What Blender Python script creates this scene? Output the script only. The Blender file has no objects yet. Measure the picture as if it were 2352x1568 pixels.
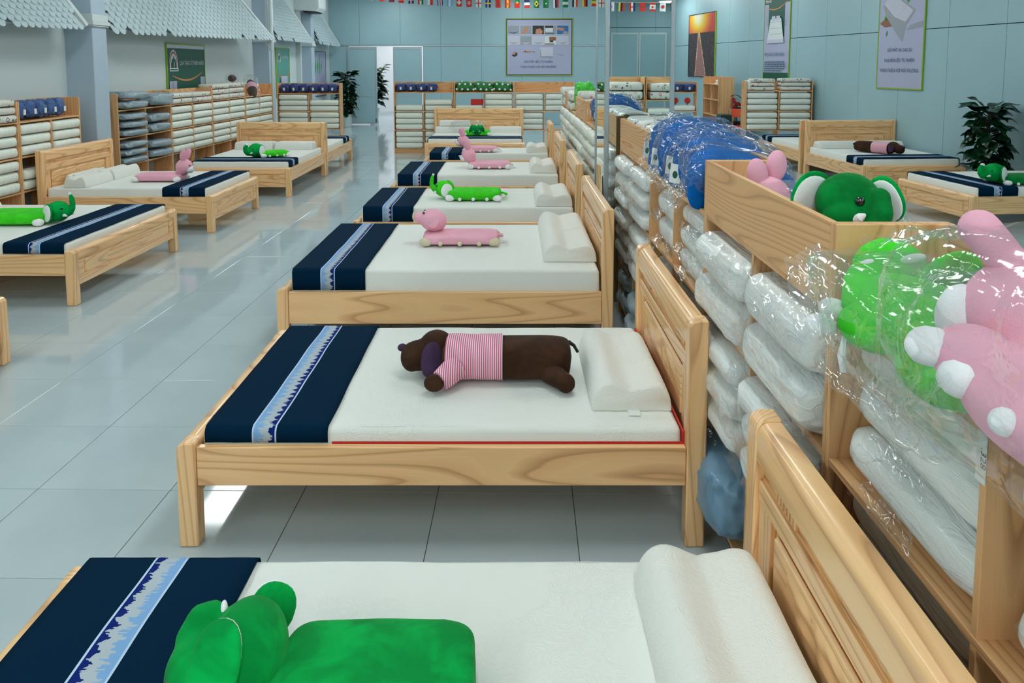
import bpy, bmesh, math, random
from math import sin, cos, pi as PI, sqrt, radians
from mathutils import Vector, Matrix, Euler, noise as mnoise

S = bpy.context.scene
C = S.collection
# ---------------------------------------------------------------- camera, world, exposure
cam = bpy.data.cameras.new('camera')
cam.sensor_width = 36.0
cam.lens = 36.0 * 1770.0 / 2352.0
cam.shift_y = -(784.0 - 319.0) / 2352.0
cam.clip_start = 0.02
cam.clip_end = 200
camo = bpy.data.objects.new('camera', cam)
camo.location = (0, 0, 1.896)
camo.rotation_euler = (PI / 2 - 0.0958, 0, 0)
C.objects.link(camo)
S.camera = camo
S.view_settings.view_transform = 'Standard'
S.view_settings.look = 'None'
S.view_settings.exposure = 0.0
S.view_settings.gamma = 1.0
S.view_settings.use_curve_mapping = False
wd = bpy.data.worlds.new('world')
S.world = wd
wd.use_nodes = True
wd.node_tree.nodes['Background'].inputs[0].default_value = (0.75, 0.88, 0.92, 1)
wd.node_tree.nodes['Background'].inputs[1].default_value = 0.3
S.cycles.max_bounces = 8
S.cycles.diffuse_bounces = 4
S.cycles.glossy_bounces = 4
S.cycles.transmission_bounces = 4
S.cycles.transparent_max_bounces = 16
S.cycles.caustics_reflective = False
S.cycles.caustics_refractive = False
LAMP = 11.0          # strength of the ceiling lamp diffusers
LAMP_COL = (0.965, 1.0, 0.985, 1)

# ---------------------------------------------------------------- helpers
def sp(x, e):
    return math.copysign(abs(x) ** e, x)

def fbm(p, o=3):
    a, s, t = 1.0, 0.0, Vector(p)
    for _ in range(o):
        s += a * mnoise.noise(t)
        a *= 0.5
        t = t * 2.03 + Vector((3.1, 1.7, 5.3))
    return s

class MB:
    """collects vertices and faces of ONE mesh"""
    def __init__(self):
        self.v, self.f, self.mi, self.M, self.uv = [], [], [], Matrix(), None
    def add(self, vs, fs, mi=0):
        n = len(self.v)
        M = self.M
        self.v.extend([tuple(M @ Vector(p)) for p in vs])
        self.f.extend([tuple(i + n for i in f) for f in fs])
        self.mi.extend([mi] * len(fs))
        return self
    def box(self, x0, x1, y0, y1, z0, z1, mi=0):
        vs = [(x0, y0, z0), (x1, y0, z0), (x1, y1, z0), (x0, y1, z0), (x0, y0, z1), (x1, y0, z1), (x1, y1, z1), (x0, y1, z1)]
        return self.add(vs, [(3, 2, 1, 0), (4, 5, 6, 7), (0, 1, 5, 4), (1, 2, 6, 5), (2, 3, 7, 6), (3, 0, 4, 7)], mi)
    def grid(self, fn, nu, nv, wu=False, wv=False, mi=0, flip=False):
        vs = [fn(i / (nu if wu else nu - 1), j / (nv if wv else nv - 1)) for i in range(nu) for j in range(nv)]
        fs = []
        for i in range(nu if wu else nu - 1):
            for j in range(nv if wv else nv - 1):
                a, b = i * nv + j, ((i + 1) % nu) * nv + j
                c, d = ((i + 1) % nu) * nv + (j + 1) % nv, i * nv + (j + 1) % nv
                fs.append((a, d, c, b) if flip else (a, b, c, d))
        return self.add(vs, fs, mi)
    def prism(self, pts, fn, mi=0):
        """closed outline pts (2D), fn(a, b, t) -> 3D with t 0/1 the two ends"""
        n = len(pts)
        vs = [fn(a, b, 0) for a, b in pts] + [fn(a, b, 1) for a, b in pts]
        fs = [tuple(range(n))[::-1], tuple(range(n, 2 * n))] + [(i, (i + 1) % n, n + (i + 1) % n, n + i) for i in range(n)]
        return self.add(vs, fs, mi)
    def tube(self, pts, rs, n=8, mi=0):
        pts = [Vector(p) for p in pts]
        if not hasattr(rs, '__len__'):
            rs = [rs] * len(pts)
        vs, fs = [], []
        up = Vector((0.31, 0.2, 0.93)).normalized()
        for k, p in enumerate(pts):
            t = (pts[min(k + 1, len(pts) - 1)] - pts[max(k - 1, 0)])
            t = t.normalized() if t.length > 1e-9 else Vector((0, 0, 1))
            a = t.cross(up)
            if a.length < 0.05:
                a = t.cross(Vector((1, 0, 0)))
            a.normalize()
            b = t.cross(a)
            for i in range(n):
                q = 2 * PI * i / n
                vs.append(tuple(p + (a * cos(q) + b * sin(q)) * rs[k]))
        m = len(pts)
        for k in range(m - 1):
            for i in range(n):
                fs.append((k * n + i, k * n + (i + 1) % n, (k + 1) * n + (i + 1) % n, (k + 1) * n + i))
        fs.append(tuple(range(n))[::-1])
        fs.append(tuple(range((m - 1) * n, m * n)))
        return self.add(vs, fs, mi)
    def ell(self, c, r, nu=16, nv=10, e1=1.0, e2=1.0, rot=None, dis=0.0, fr=8.0, seed=0.0, mi=0):
        """superellipsoid, pole axis = x; dis dents it inwards"""
        Rm = rot if rot is not None else Matrix.Identity(3)
        c = Vector(c)
        vs, fs = [], []
        rows = []
        for j in range(nv + 1):
            th = -PI / 2 + PI * j / nv
            if j in (0, nv):
                q = Vector((r[0] * (1 if j else -1), 0, 0))
                rows.append([len(vs)])
                vs.append(tuple(c + Rm @ q))
                continue
            row = []
            for i in range(nu):
                ph = 2 * PI * i / nu
                k = sp(cos(th), e1)
                q = Vector((r[0] * sp(sin(th), e1), r[1] * k * sp(cos(ph), e2), r[2] * k * sp(sin(ph), e2)))
                if dis:
                    w = Vector((q.x * fr + seed, q.y * fr, q.z * fr))
                    d = 1 - dis * (0.5 + 0.5 * mnoise.noise(w)) - dis * 0.6 * abs(mnoise.noise(w * 2.3))
                    q *= d
                row.append(len(vs))
                vs.append(tuple(c + Rm @ q))
            rows.append(row)
        for j in range(nv):
            A, B = rows[j], rows[j + 1]
            for i in range(nu):
                i2 = (i + 1) % nu
                if len(A) == 1:
                    fs.append((A[0], B[i2], B[i]))
                elif len(B) == 1:
                    fs.append((A[i], A[i2], B[0]))
                else:
                    fs.append((A[i], A[i2], B[i2], B[i]))
        return self.add(vs, fs, mi)
    def disc(self, c, r, ax='y', n=14, mi=0, ry=None):
        ry = r if ry is None else ry
        ps = []
        for i in range(n):
            a, b = r * cos(2 * PI * i / n), ry * sin(2 * PI * i / n)
            ps.append((c[0] + a, c[1], c[2] + b) if ax == 'y' else (c[0], c[1] + a, c[2] + b) if ax == 'x' else (c[0] + a, c[1] + b, c[2]))
        return self.add(ps, [tuple(range(n))], mi)
    def mesh(self, name, mats=None, smooth=False, bevel=0.0, sharp=35):
        me = bpy.data.meshes.new(name)
        me.from_pydata(self.v, [], self.f)
        for m in (mats if isinstance(mats, (list, tuple)) else [mats]):
            if m is not None:
                me.materials.append(m)
        me.polygons.foreach_set('material_index', self.mi)
        bm = bmesh.new()
        bm.from_mesh(me)
        bmesh.ops.recalc_face_normals(bm, faces=bm.faces)
        if bevel:
            es = [e for e in bm.edges if len(e.link_faces) == 2 and e.calc_face_angle(0) > 0.5]
            bmesh.ops.bevel(bm, geom=es, offset=bevel, segments=1, profile=0.5, affect='EDGES', clamp_overlap=True)
        bm.to_mesh(me)
        bm.free()
        if smooth:
            me.polygons.foreach_set('use_smooth', [True] * len(me.polygons))
            if sharp:
                me.set_sharp_from_angle(angle=radians(sharp))
        me.update()
        return me
    def build(self, name, mats=None, parent=None, smooth=False, bevel=0.0, sharp=35, loc=None, M=None):
        return link(name, self.mesh(name, mats, smooth, bevel, sharp), parent, loc, M)

def link(name, me, parent=None, loc=None, M=None):
    o = bpy.data.objects.new(name, me)
    C.objects.link(o)
    if parent is not None:
        o.parent = parent
    if M is not None:
        o.matrix_basis = M
    if loc is not None:
        o.location = loc
    return o

def TR(x, y, z, rz=0.0, rx=0.0, ry=0.0, s=1.0):
    return Matrix.Translation((x, y, z)) @ Euler((rx, ry, rz)).to_matrix().to_4x4() @ Matrix.Scale(s, 4)

def tag(o, label=None, cat=None, group=None, kind=None):
    if label: o['label'] = label
    if cat: o['category'] = cat
    if group: o['group'] = group
    if kind: o['kind'] = kind
    return o

def thing(name, label, cat, M=None, group=None):
    o = bpy.data.objects.new(name, None)
    o.empty_display_size = 0.1
    C.objects.link(o)
    if M is not None:
        o.matrix_basis = M
    return tag(o, label, cat, group)

def setting(o):
    o['kind'] = 'structure'
    return o

def blob(items, voxel, smooth=6):
    """union of ellipsoids (c, r[, rot]) and capsules (p0, p1, r0, r1) as one smooth closed mesh"""
    mb = MB()
    for it in items:
        if len(it) == 4:
            p0, p1, r0, r1 = it
            p0, p1 = Vector(p0), Vector(p1)
            n = 6
            for k in range(n + 1):
                t = k / n
                r = r0 + (r1 - r0) * t
                mb.ell(p0.lerp(p1, t), (r, r, r), 12, 8)
        else:
            e = it[3:] if False else None
            mb.ell(it[0], it[1], 20, 12, rot=(it[2] if len(it) > 2 else None))
    return remesh(mb, voxel, smooth)

def remesh(mb, voxel, smooth=6):
    me = bpy.data.meshes.new('tmp')
    me.from_pydata(mb.v, [], mb.f)
    o = bpy.data.objects.new('tmp', me)
    C.objects.link(o)
    m = o.modifiers.new('r', 'REMESH')
    m.mode = 'VOXEL'
    m.voxel_size = voxel
    m2 = o.modifiers.new('s', 'SMOOTH')
    m2.iterations = smooth
    m2.factor = 0.5
    dg = bpy.context.evaluated_depsgraph_get()
    out = bpy.data.meshes.new_from_object(o.evaluated_get(dg))
    bpy.data.objects.remove(o)
    bpy.data.meshes.remove(me)
    out.polygons.foreach_set('use_smooth', [True] * len(out.polygons))
    return out

def part(name, me, mat, parent, M=None, label=None):
    me.materials.clear()
    me.materials.append(mat)
    o = link(name, me, parent, None, M)
    if label: o['label'] = label
    return o

def glyph_mesh(s, size, align='LEFT', ext=0.0):
    cu = bpy.data.curves.new('t', 'FONT')
    cu.body = s
    cu.size = size
    cu.align_x = align
    cu.resolution_u = 2
    cu.extrude = ext
    o = bpy.data.objects.new('t', cu)
    C.objects.link(o)
    dg = bpy.context.evaluated_depsgraph_get()
    me = bpy.data.meshes.new_from_object(o.evaluated_get(dg))
    bpy.data.objects.remove(o)
    bpy.data.curves.remove(cu)
    return me

def text_mesh(s, size, mat, parent, name, M, width=None, align='CENTER', ext=0.0006, shear=0.0):
    """lettering as one mesh; the horned O is an O with its horn added"""
    plain_ = s.replace('Ớ', 'Ó').replace('Ờ', 'Ò')
    me = glyph_mesh(plain_, size, 'LEFT', ext)
    vs = [tuple(v.co) for v in me.vertices]
    fs = [tuple(p.vertices) for p in me.polygons]
    bpy.data.meshes.remove(me)
    for i, ch in enumerate(s):
        if ch in 'ỚỜ':
            pre = glyph_mesh(plain_[:i + 1], size)
            x = max(v.co.x for v in pre.vertices) if len(pre.vertices) else 0
            bpy.data.meshes.remove(pre)
            n = len(vs)
            q = size
            vs += [(x - 0.10 * q, 0.60 * q, ext), (x + 0.02 * q, 0.63 * q, ext), (x + 0.05 * q, 0.78 * q, ext), (x + 0.11 * q, 0.76 * q, ext), (x + 0.06 * q, 0.56 * q, ext), (x - 0.06 * q, 0.53 * q, ext)]
            fs.append(tuple(range(n, n + 6))[::-1])
    xs = [v[0] for v in vs]
    k = width / max(max(xs) - min(xs), 1e-6) if width else 1.0
    mid = (max(xs) + min(xs)) / 2 if align == 'CENTER' else 0.0
    vs = [((v[0] - mid) * k + shear * v[1], v[1], v[2]) for v in vs]
    me = bpy.data.meshes.new(name)
    me.from_pydata(vs, [], fs)
    me.materials.append(mat)
    return link(name, me, parent, None, M)

# ---------------------------------------------------------------- materials
def srgb(r, g, b):
    f = lambda c: (c / 255 / 12.92) if c / 255 <= 0.04045 else ((c / 255 + 0.055) / 1.055) ** 2.4
    return (f(r), f(g), f(b), 1)

class NT:
    def __init__(self, name):
        self.m = bpy.data.materials.new(name)
        self.m.use_nodes = True
        self.t = self.m.node_tree
        self.bs = self.t.nodes['Principled BSDF']
        self.out = self.t.nodes['Material Output']
    def n(self, typ, **kw):
        x = self.t.nodes.new(typ)
        for k, v in kw.items():
            if k.startswith('_'):
                setattr(x, k[1:], v)
            else:
                key = k.replace('__', ' ')
                x.inputs[key].default_value = v
        return x
    def l(self, a, b):
        self.t.links.new(a, b)
    def math(self, op, a, b=None, c=None, clamp=False):
        x = self.t.nodes.new('ShaderNodeMath')
        x.operation = op
        x.use_clamp = clamp
        for i, q in enumerate((a, b, c)):
            if q is None: continue
            if hasattr(q, 'is_output'): self.l(q, x.inputs[i])
            else: x.inputs[i].default_value = q
        return x.outputs[0]
    def mix(self, fac, a, b, blend='MIX'):
        x = self.t.nodes.new('ShaderNodeMix')
        x.data_type = 'RGBA'
        x.blend_type = blend
        for i, q in ((0, fac), (6, a), (7, b)):
            if hasattr(q, 'is_output'): self.l(q, x.inputs[i])
            else: x.inputs[i].default_value = q
        return x.outputs[2]
    def ramp(self, fac, stops, const=False):
        x = self.t.nodes.new('ShaderNodeValToRGB')
        cr = x.color_ramp
        if const: cr.interpolation = 'CONSTANT'
        while len(cr.elements) < len(stops): cr.elements.new(0.5)
        for e, (p, c) in zip(cr.elements, stops):
            e.position = p
            e.color = c if len(c) == 4 else (*c, 1)
        self.l(fac, x.inputs[0])
        return x.outputs[0]
    def coord(self, kind='Object', rnd=0.0, scale=None):
        c = self.t.nodes.new('ShaderNodeTexCoord').outputs[kind]
        if rnd:
            oi = self.t.nodes.new('ShaderNodeObjectInfo').outputs['Random']
            k = self.math('MULTIPLY', oi, rnd)
            cb = self.t.nodes.new('ShaderNodeCombineXYZ')
            for i in range(3): self.l(k, cb.inputs[i])
            va = self.t.nodes.new('ShaderNodeVectorMath')
            self.l(c, va.inputs[0]); self.l(cb.outputs[0], va.inputs[1])
            c = va.outputs[0]
        if scale:
            mp = self.t.nodes.new('ShaderNodeMapping')
            mp.inputs['Scale'].default_value = scale
            self.l(c, mp.inputs[0])
            c = mp.outputs[0]
        return c
    def noise(self, vec, scale, detail=2.0, rough=0.5, dist=0.0, out=0):
        x = self.n('ShaderNodeTexNoise', Scale=scale, Detail=detail, Roughness=rough, Distortion=dist)
        self.l(vec, x.inputs['Vector'])
        return x.outputs[out]
    def bump(self, h, strength=0.3, dist=0.01, to=None):
        x = self.n('ShaderNodeBump', Strength=strength, Distance=dist)
        self.l(h, x.inputs['Height'])
        if to: self.l(x.outputs[0], self.bs.inputs[to])
        return x.outputs[0]
    def set(self, **kw):
        for k, v in kw.items():
            i = self.bs.inputs[k.replace('__', ' ')]
            if hasattr(v, 'is_output'): self.l(v, i)
            else: i.default_value = v
        return self

MT = {}
def plain(name, col, rough=0.5, **kw):
    if name in MT: return MT[name]
    t = NT(name)
    v = t.noise(t.coord('Object', 7.0), 6.0, 3.0)
    t.set(Base__Color=t.mix(t.math('MULTIPLY', v, 0.16), col, tuple(c * 0.72 for c in col[:3]) + (1,)), Roughness=rough, **kw)
    MT[name] = t.m
    return t.m

def wood(name, axis, light, mid, dark, rough, coat, rings=11.0, k=2.0):
    t = NT(name)
    sc = [1.0, 1.0, 1.0]
    sc[axis] = 0.085
    c = t.coord('Object', 31.0, tuple(sc))
    n1 = t.noise(c, k, 1.6, 0.4, 0.15)
    ring = t.math('FRACT', t.math('MULTIPLY', n1, rings))
    fine = t.math('FRACT', t.math('MULTIPLY', n1, rings * 3.0))
    sc2 = [1.0, 1.0, 1.0]
    sc2[axis] = 0.025
    c2 = t.coord('Object', 13.0, tuple(sc2))
    st = t.noise(c2, 190.0, 2.0, 0.6)
    big = t.noise(c, 1.1, 2.0)
    col = t.ramp(ring, [(0.0, mid), (0.35, light), (0.66, light), (0.93, dark), (1.0, mid)])
    col = t.mix(t.math('MULTIPLY', t.math('SUBTRACT', 1.0, fine), 0.35), col, mid)
    col = t.mix(t.math('MULTIPLY', st, 0.22), col, tuple(x * 0.62 for x in mid[:3]) + (1,))
    col = t.mix(t.math('MULTIPLY', big, 0.45), col, light)
    t.set(Base__Color=col, Roughness=rough, Coat__Weight=coat, Coat__Roughness=0.12)
    t.bump(st, 0.08, 0.002, 'Normal')
    MT[name] = t.m
    return t.m

BL, BM_, BD = srgb(255, 208, 150), srgb(244, 190, 132), srgb(192, 134, 84)
for i, a in enumerate('xyz'):
    wood('bed_wood_' + a, i, BL, BM_, BD, 0.38, 0.45, 24.0, 3.2)
LL, LM, LD = srgb(236, 186, 132), srgb(220, 166, 112), srgb(174, 122, 78)
for i, a in enumerate('xyz'):
    wood('laminate_' + a, i, LL, LM, LD, 0.5, 0.0, 26.0, 3.6)

def fabric_white():
    t = NT('mattress_cloth')
    c = t.coord('Object', 5.0)
    w = t.noise(c, 420.0, 1.0)
    e = t.noise(c, 9.0, 2.0, 0.5, 2.2)
    g = t.noise(c, 2.1, 1.0)
    m = t.math('MULTIPLY', t.math('GREATER_THAN', g, 0.53), t.math('SINE', t.math('MULTIPLY', e, 70.0)))
    h = t.math('ADD', t.math('MULTIPLY', w, 0.35), t.math('MULTIPLY', m, 0.45))
    t.set(Base__Color=srgb(233, 236, 230), Roughness=0.85, Sheen__Weight=0.15)
    t.bump(h, 0.3, 0.004, 'Normal')
    MT['cloth'] = t.m
    t = NT('pillow_cloth')
    c = t.coord('Object', 5.0)
    e = t.noise(c, 7.0, 2.5, 0.5, 3.0)
    h = t.math('ADD', t.math('MULTIPLY', t.math('SINE', t.math('MULTIPLY', e, 55.0)), 0.5), t.noise(c, 300.0, 1.0))
    t.set(Base__Color=srgb(232, 233, 226), Roughness=0.85, Sheen__Weight=0.15)
    t.bump(h, 0.3, 0.004, 'Normal')
    MT['pillow'] = t.m
fabric_white()

def runner_mat(name, flip):
    """uv x = metres across the cloth, uv y = metres along it"""
    t = NT(name)
    uv = t.t.nodes.new('ShaderNodeUVMap').outputs[0]
    s = t.t.nodes.new('ShaderNodeSeparateXYZ')
    t.l(uv, s.inputs[0])
    x, y = s.outputs[0], s.outputs[1]
    a = t.math('DIVIDE', t.math('SUBTRACT', x, 0.195), 0.09)
    if flip: a = t.math('SUBTRACT', 1.0, a)
    tri = t.math('PINGPONG', y, 0.022)
    tri = t.math('DIVIDE', tri, 0.022)
    stp = t.math('FLOOR', t.math('MULTIPLY', y, 230.0))
    wn = t.t.nodes.new('ShaderNodeTexWhiteNoise')
    wn.noise_dimensions = '1D'
    t.l(stp, wn.inputs['W'])
    r = wn.outputs['Value']
    th = t.math('ADD', 0.58, t.math('ADD', t.math('MULTIPLY', tri, 0.22), t.math('MULTIPLY', r, 0.14)))
    tl = t.math('ADD', 0.10, t.math('ADD', t.math('MULTIPLY', tri, 0.20), t.math('MULTIPLY', r, 0.30)))
    navy, dk, sil, sky, wh = srgb(2, 33, 56), srgb(20, 40, 110), srgb(176, 188, 196), srgb(128, 170, 216), srgb(190, 210, 232)
    tex = t.noise(uv, 900.0, 1.0)
    bg = t.mix(t.math('MULTIPLY', tex, 0.5), navy, srgb(4, 42, 68))
    band = t.mix(t.math('GREATER_THAN', a, th), sil, dk)
    band = t.mix(t.math('LESS_THAN', a, tl), band, sky)
    inb = t.math('MULTIPLY', t.math('GREATER_THAN', a, 0.0), t.math('LESS_THAN', a, 1.0))
    col = t.mix(inb, bg, band)
    e1 = t.math('LESS_THAN', t.math('ABSOLUTE', t.math('SUBTRACT', a, 0.0)), 0.035)
    e2 = t.math('LESS_THAN', t.math('ABSOLUTE', t.math('SUBTRACT', a, 1.0)), 0.035)
    col = t.mix(t.math('MAXIMUM', e1, e2), col, wh)
    t.set(Base__Color=col, Roughness=0.8, Specular__IOR__Level=0.04)
    t.bump(tex, 0.1, 0.002, 'Normal')
    MT[name] = t.m
runner_mat('runner', False)
runner_mat('runner_flip', True)

def crinkle(t, c, s):
    d = t.noise(c, s * 0.5, 2.0, 0.5, 0.6, 1)
    va = t.t.nodes.new('ShaderNodeVectorMath')
    va.operation = 'MULTIPLY_ADD'
    t.l(d, va.inputs[0])
    va.inputs[1].default_value = (0.25, 0.25, 0.25)
    t.l(c, va.inputs[2])
    vo = t.n('ShaderNodeTexVoronoi', Scale=s)
    vo.feature = 'F1'
    t.l(va.outputs[0], vo.inputs['Vector'])
    nn = t.noise(va.outputs[0], s * 2.0, 2.0, 0.6, 1.0)
    return t.math('ADD', vo.outputs['Distance'], t.math('MULTIPLY', nn, 0.5))

def wrapped(name, col, s=14.0, print_=None, strength=0.9):
    t = NT(name)
    c = t.coord('Object', 17.0)
    base = col
    if print_:
        vo = t.n('ShaderNodeTexVoronoi', Scale=print_[0], Randomness=0.85)
        t.l(c, vo.inputs['Vector'])
        d = vo.outputs['Distance']
        ring = t.math('MULTIPLY', t.math('GREATER_THAN', d, print_[1]), t.math('LESS_THAN', d, print_[2]))
        sx = t.t.nodes.new('ShaderNodeSeparateColor')
        t.l(vo.outputs['Color'], sx.inputs[0])
        on = t.math('GREATER_THAN', sx.outputs[1], 0.35)
        k = t.ramp(sx.outputs[0], [(i / len(print_[3]), q) for i, q in enumerate(print_[3])], True)
        base = t.mix(t.math('MULTIPLY', ring, on), col, k)
    h = crinkle(t, c, s)
    t.set(Base__Color=base, Roughness=0.7, Coat__Weight=0.6, Coat__Roughness=0.10, Coat__IOR=1.5)
    t.bump(h, strength, 0.02, 'Coat Normal')
    if name.endswith('near'):
        mp = t.n('ShaderNodeMapping', Scale=(2.0, 9.0, 9.0))
        t.l(c, mp.inputs[0])
        t.bump(t.math('ADD', t.noise(mp.outputs[0], 2.2, 4.0, 0.6, 1.5), t.math('MULTIPLY', t.noise(c, 30.0, 2.0), 0.25)), 0.55, 0.03, 'Normal')
    else:
        t.bump(t.noise(c, s * 0.6, 3.0), 0.35, 0.02, 'Normal')
    MT[name] = t.m
    return t.m
wrapped('roll_white', srgb(234, 240, 230), 12.0, None, 0.6)
wrapped('roll_white_near', srgb(238, 242, 240), 5.0, None, 0.45)
wrapped('roll_grey', srgb(150, 170, 180), 7.0, None, 0.7)
wrapped('roll_bluegrey', srgb(112, 152, 180), 6.0, None, 0.4)
wrapped('roll_blue', srgb(52, 92, 150), 20.0, None, 1.0)
wrapped('roll_navy', srgb(40, 62, 124), 22.0, None, 1.0)
wrapped('roll_hearts', srgb(222, 222, 212), 14.0, (13.0, 0.22, 0.34, [srgb(190, 60, 60), srgb(60, 50, 60), srgb(225, 150, 140), srgb(110, 120, 110)]))
wrapped('roll_animals', srgb(224, 228, 220), 10.0, (11.0, 0.0, 0.33, [srgb(70, 90, 170), srgb(60, 110, 70), srgb(120, 90, 150), srgb(150, 80, 80)]))
wrapped('roll_dots', srgb(224, 226, 220), 14.0, (22.0, 0.0, 0.25, [srgb(70, 90, 80), srgb(90, 90, 90), srgb(150, 120, 120), srgb(70, 80, 130)]))
wrapped('roll_green', srgb(8, 120, 52), 12.0)
wrapped('roll_lime', srgb(60, 200, 50), 12.0)
wrapped('roll_brown', srgb(70, 44, 40), 12.0)
wrapped('roll_dark', srgb(70, 62, 60), 12.0)

def film(name, s, haze, bs=0.35, cap=0.2, tint=(0.985, 0.99, 0.99, 1)):
    t = NT(name)
    t.t.nodes.remove(t.bs)
    c = t.coord('Object', 9.0)
    x = t.n('ShaderNodeBump', Strength=bs, Distance=0.02)
    mp = t.n('ShaderNodeMapping', Rotation=(0.5, 0.4, 0.7), Scale=(0.35, 1.3, 1.3))
    t.l(c, mp.inputs[0])
    t.l(crinkle(t, mp.outputs[0], s), x.inputs['Height'])
    tr = t.n('ShaderNodeBsdfTransparent', Color=tint)
    gl = t.n('ShaderNodeBsdfGlossy', Roughness=0.06, Color=(1, 1, 1, 1))
    t.l(x.outputs[0], gl.inputs['Normal'])
    fr = t.n('ShaderNodeFresnel', IOR=1.55)
    t.l(x.outputs[0], fr.inputs['Normal'])
    df = t.n('ShaderNodeBsdfDiffuse', Color=(0.86, 0.9, 0.9, 1))
    m1 = t.n('ShaderNodeMixShader', Fac=haze)
    t.l(tr.outputs[0], m1.inputs[1]); t.l(df.outputs[0], m1.inputs[2])
    m2 = t.t.nodes.new('ShaderNodeMixShader')
    t.l(t.math('MINIMUM', t.math('MULTIPLY', fr.outputs[0], 0.95), cap), m2.inputs[0])
    t.l(m1.outputs[0], m2.inputs[1]); t.l(gl.outputs[0], m2.inputs[2])
    t.l(m2.outputs[0], t.out.inputs[0])
    MT[name] = t.m
film('film', 5.0, 0.025)
film('film_hazy', 4.0, 0.07)
film('film_crisp', 10.0, 0.02, 0.8, 0.30)

def plush(name, col, dark=0.62):
    t = NT(name)
    c = t.coord('Object', 3.0)
    n = t.noise(c, 7.0, 3.0, 0.6, 0.5)
    f = t.noise(c, 260.0, 2.0)
    t.set(Base__Color=t.mix(t.ramp(n, [(0.4, (0, 0, 0)), (0.62, (1, 1, 1))]), tuple(q * dark for q in col[:3]) + (1,), col),
          Roughness=0.9, Specular__IOR__Level=0.12, Sheen__Weight=0.05, Sheen__Roughness=0.4)
    t.bump(f, 0.35, 0.004, 'Normal')
    MT[name] = t.m
plush('plush_green', srgb(0, 176, 78))
plush('plush_dkgreen', srgb(0, 138, 58))
plush('plush_lime', srgb(70, 222, 44), 0.8)
plush('plush_pink', srgb(246, 182, 202), 0.92)
plush('plush_white', srgb(248, 249, 250), 0.94)
plush('plush_cream', srgb(226, 216, 184), 0.95)
plush('plush_brown', srgb(72, 48, 34), 0.6)
plush('plush_purple', srgb(72, 54, 82), 0.7)
plush('plush_blue', srgb(0, 104, 188), 0.8)
def striped():
    t = NT('striped_knit')
    s = t.t.nodes.new('ShaderNodeSeparateXYZ')
    t.l(t.coord('Object'), s.inputs[0])
    k = t.math('GREATER_THAN', t.math('FRACT', t.math('MULTIPLY', s.outputs[0], 105.0)), 0.5)
    t.set(Base__Color=t.mix(k, srgb(238, 216, 222), srgb(206, 84, 130)), Roughness=0.85)
    MT['stripe'] = t.m
striped()

plain('black_bead', srgb(14, 14, 16), 0.12, Coat__Weight=1.0)
plain('tag_white', srgb(232, 236, 232), 0.6)
plain('plaster', srgb(204, 216, 218), 0.75)
plain('column_paint', srgb(176, 196, 212), 0.6)
plain('white_paint', srgb(208, 218, 220), 0.5)
plain('shingle_paint', srgb(178, 198, 204), 0.55)
plain('aluminium', srgb(176, 190, 196), 0.35, Metallic=0.5)
plain('ceiling_paint', srgb(200, 214, 214), 0.7)
plain('pot_white', srgb(196, 208, 208), 0.35)
plain('leaf', srgb(6, 48, 24), 0.3)
plain('leaf_lit', srgb(24, 110, 52), 0.35)
plain('stem', srgb(48, 52, 36), 0.7)
plain('red', srgb(206, 40, 34), 0.6)
plain('orange', srgb(226, 84, 40), 0.5)
plain('black', srgb(24, 24, 28), 0.5)
plain('dkgreen', srgb(20, 60, 48), 0.5)
plain('steel', srgb(150, 156, 160), 0.3, Metallic=0.8)
plain('cord', srgb(214, 220, 222), 0.7)
plain('grout', srgb(70, 78, 82), 0.9)
plain('lime_frame', srgb(136, 178, 46), 0.4)
plain('dark_frame', srgb(34, 30, 46), 0.4)
plain('corridor_white', srgb(226, 228, 232), 0.6)
plain('joint', srgb(84, 108, 118), 0.7)

def panel_mat():
    t = NT('wall_panel_paint')
    c = t.coord('Object', 3.0)
    t.set(Base__Color=t.mix(t.noise(c, 1.5, 2.0), srgb(150, 184, 192), srgb(158, 192, 200)), Roughness=0.42)
    t.bump(t.noise(c, 260.0, 1.0), 0.03, 0.002, 'Normal')
    MT['panel'] = t.m
    t = NT('floor_tile_glaze')
    c = t.coord('Object', 41.0)
    n = t.noise(c, 2.3, 3.0)
    f = t.noise(c, 160.0, 2.0)
    col = t.mix(n, srgb(176, 192, 198), srgb(196, 210, 214))
    col = t.mix(t.math('MULTIPLY', f, 0.12), col, srgb(120, 136, 144))
    t.set(Base__Color=col, Roughness=0.055, Specular__IOR__Level=0.5)
    t.bump(t.noise(c, 5.0, 1.0), 0.012, 0.01, 'Normal')
    MT['tile'] = t.m
    t = NT('mirror_glass')
    t.set(Base__Color=(0.80, 0.88, 0.87, 1), Metallic=1.0, Roughness=0.0)
    MT['mirror'] = t.m
    t = NT('lamp_diffuser')
    t.set(Base__Color=(0.9, 0.9, 0.9, 1), Emission__Color=LAMP_COL, Emission__Strength=LAMP)
    MT['lamp'] = t.m
panel_mat()
# ================================================================ the room
HC = 4.0
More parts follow.
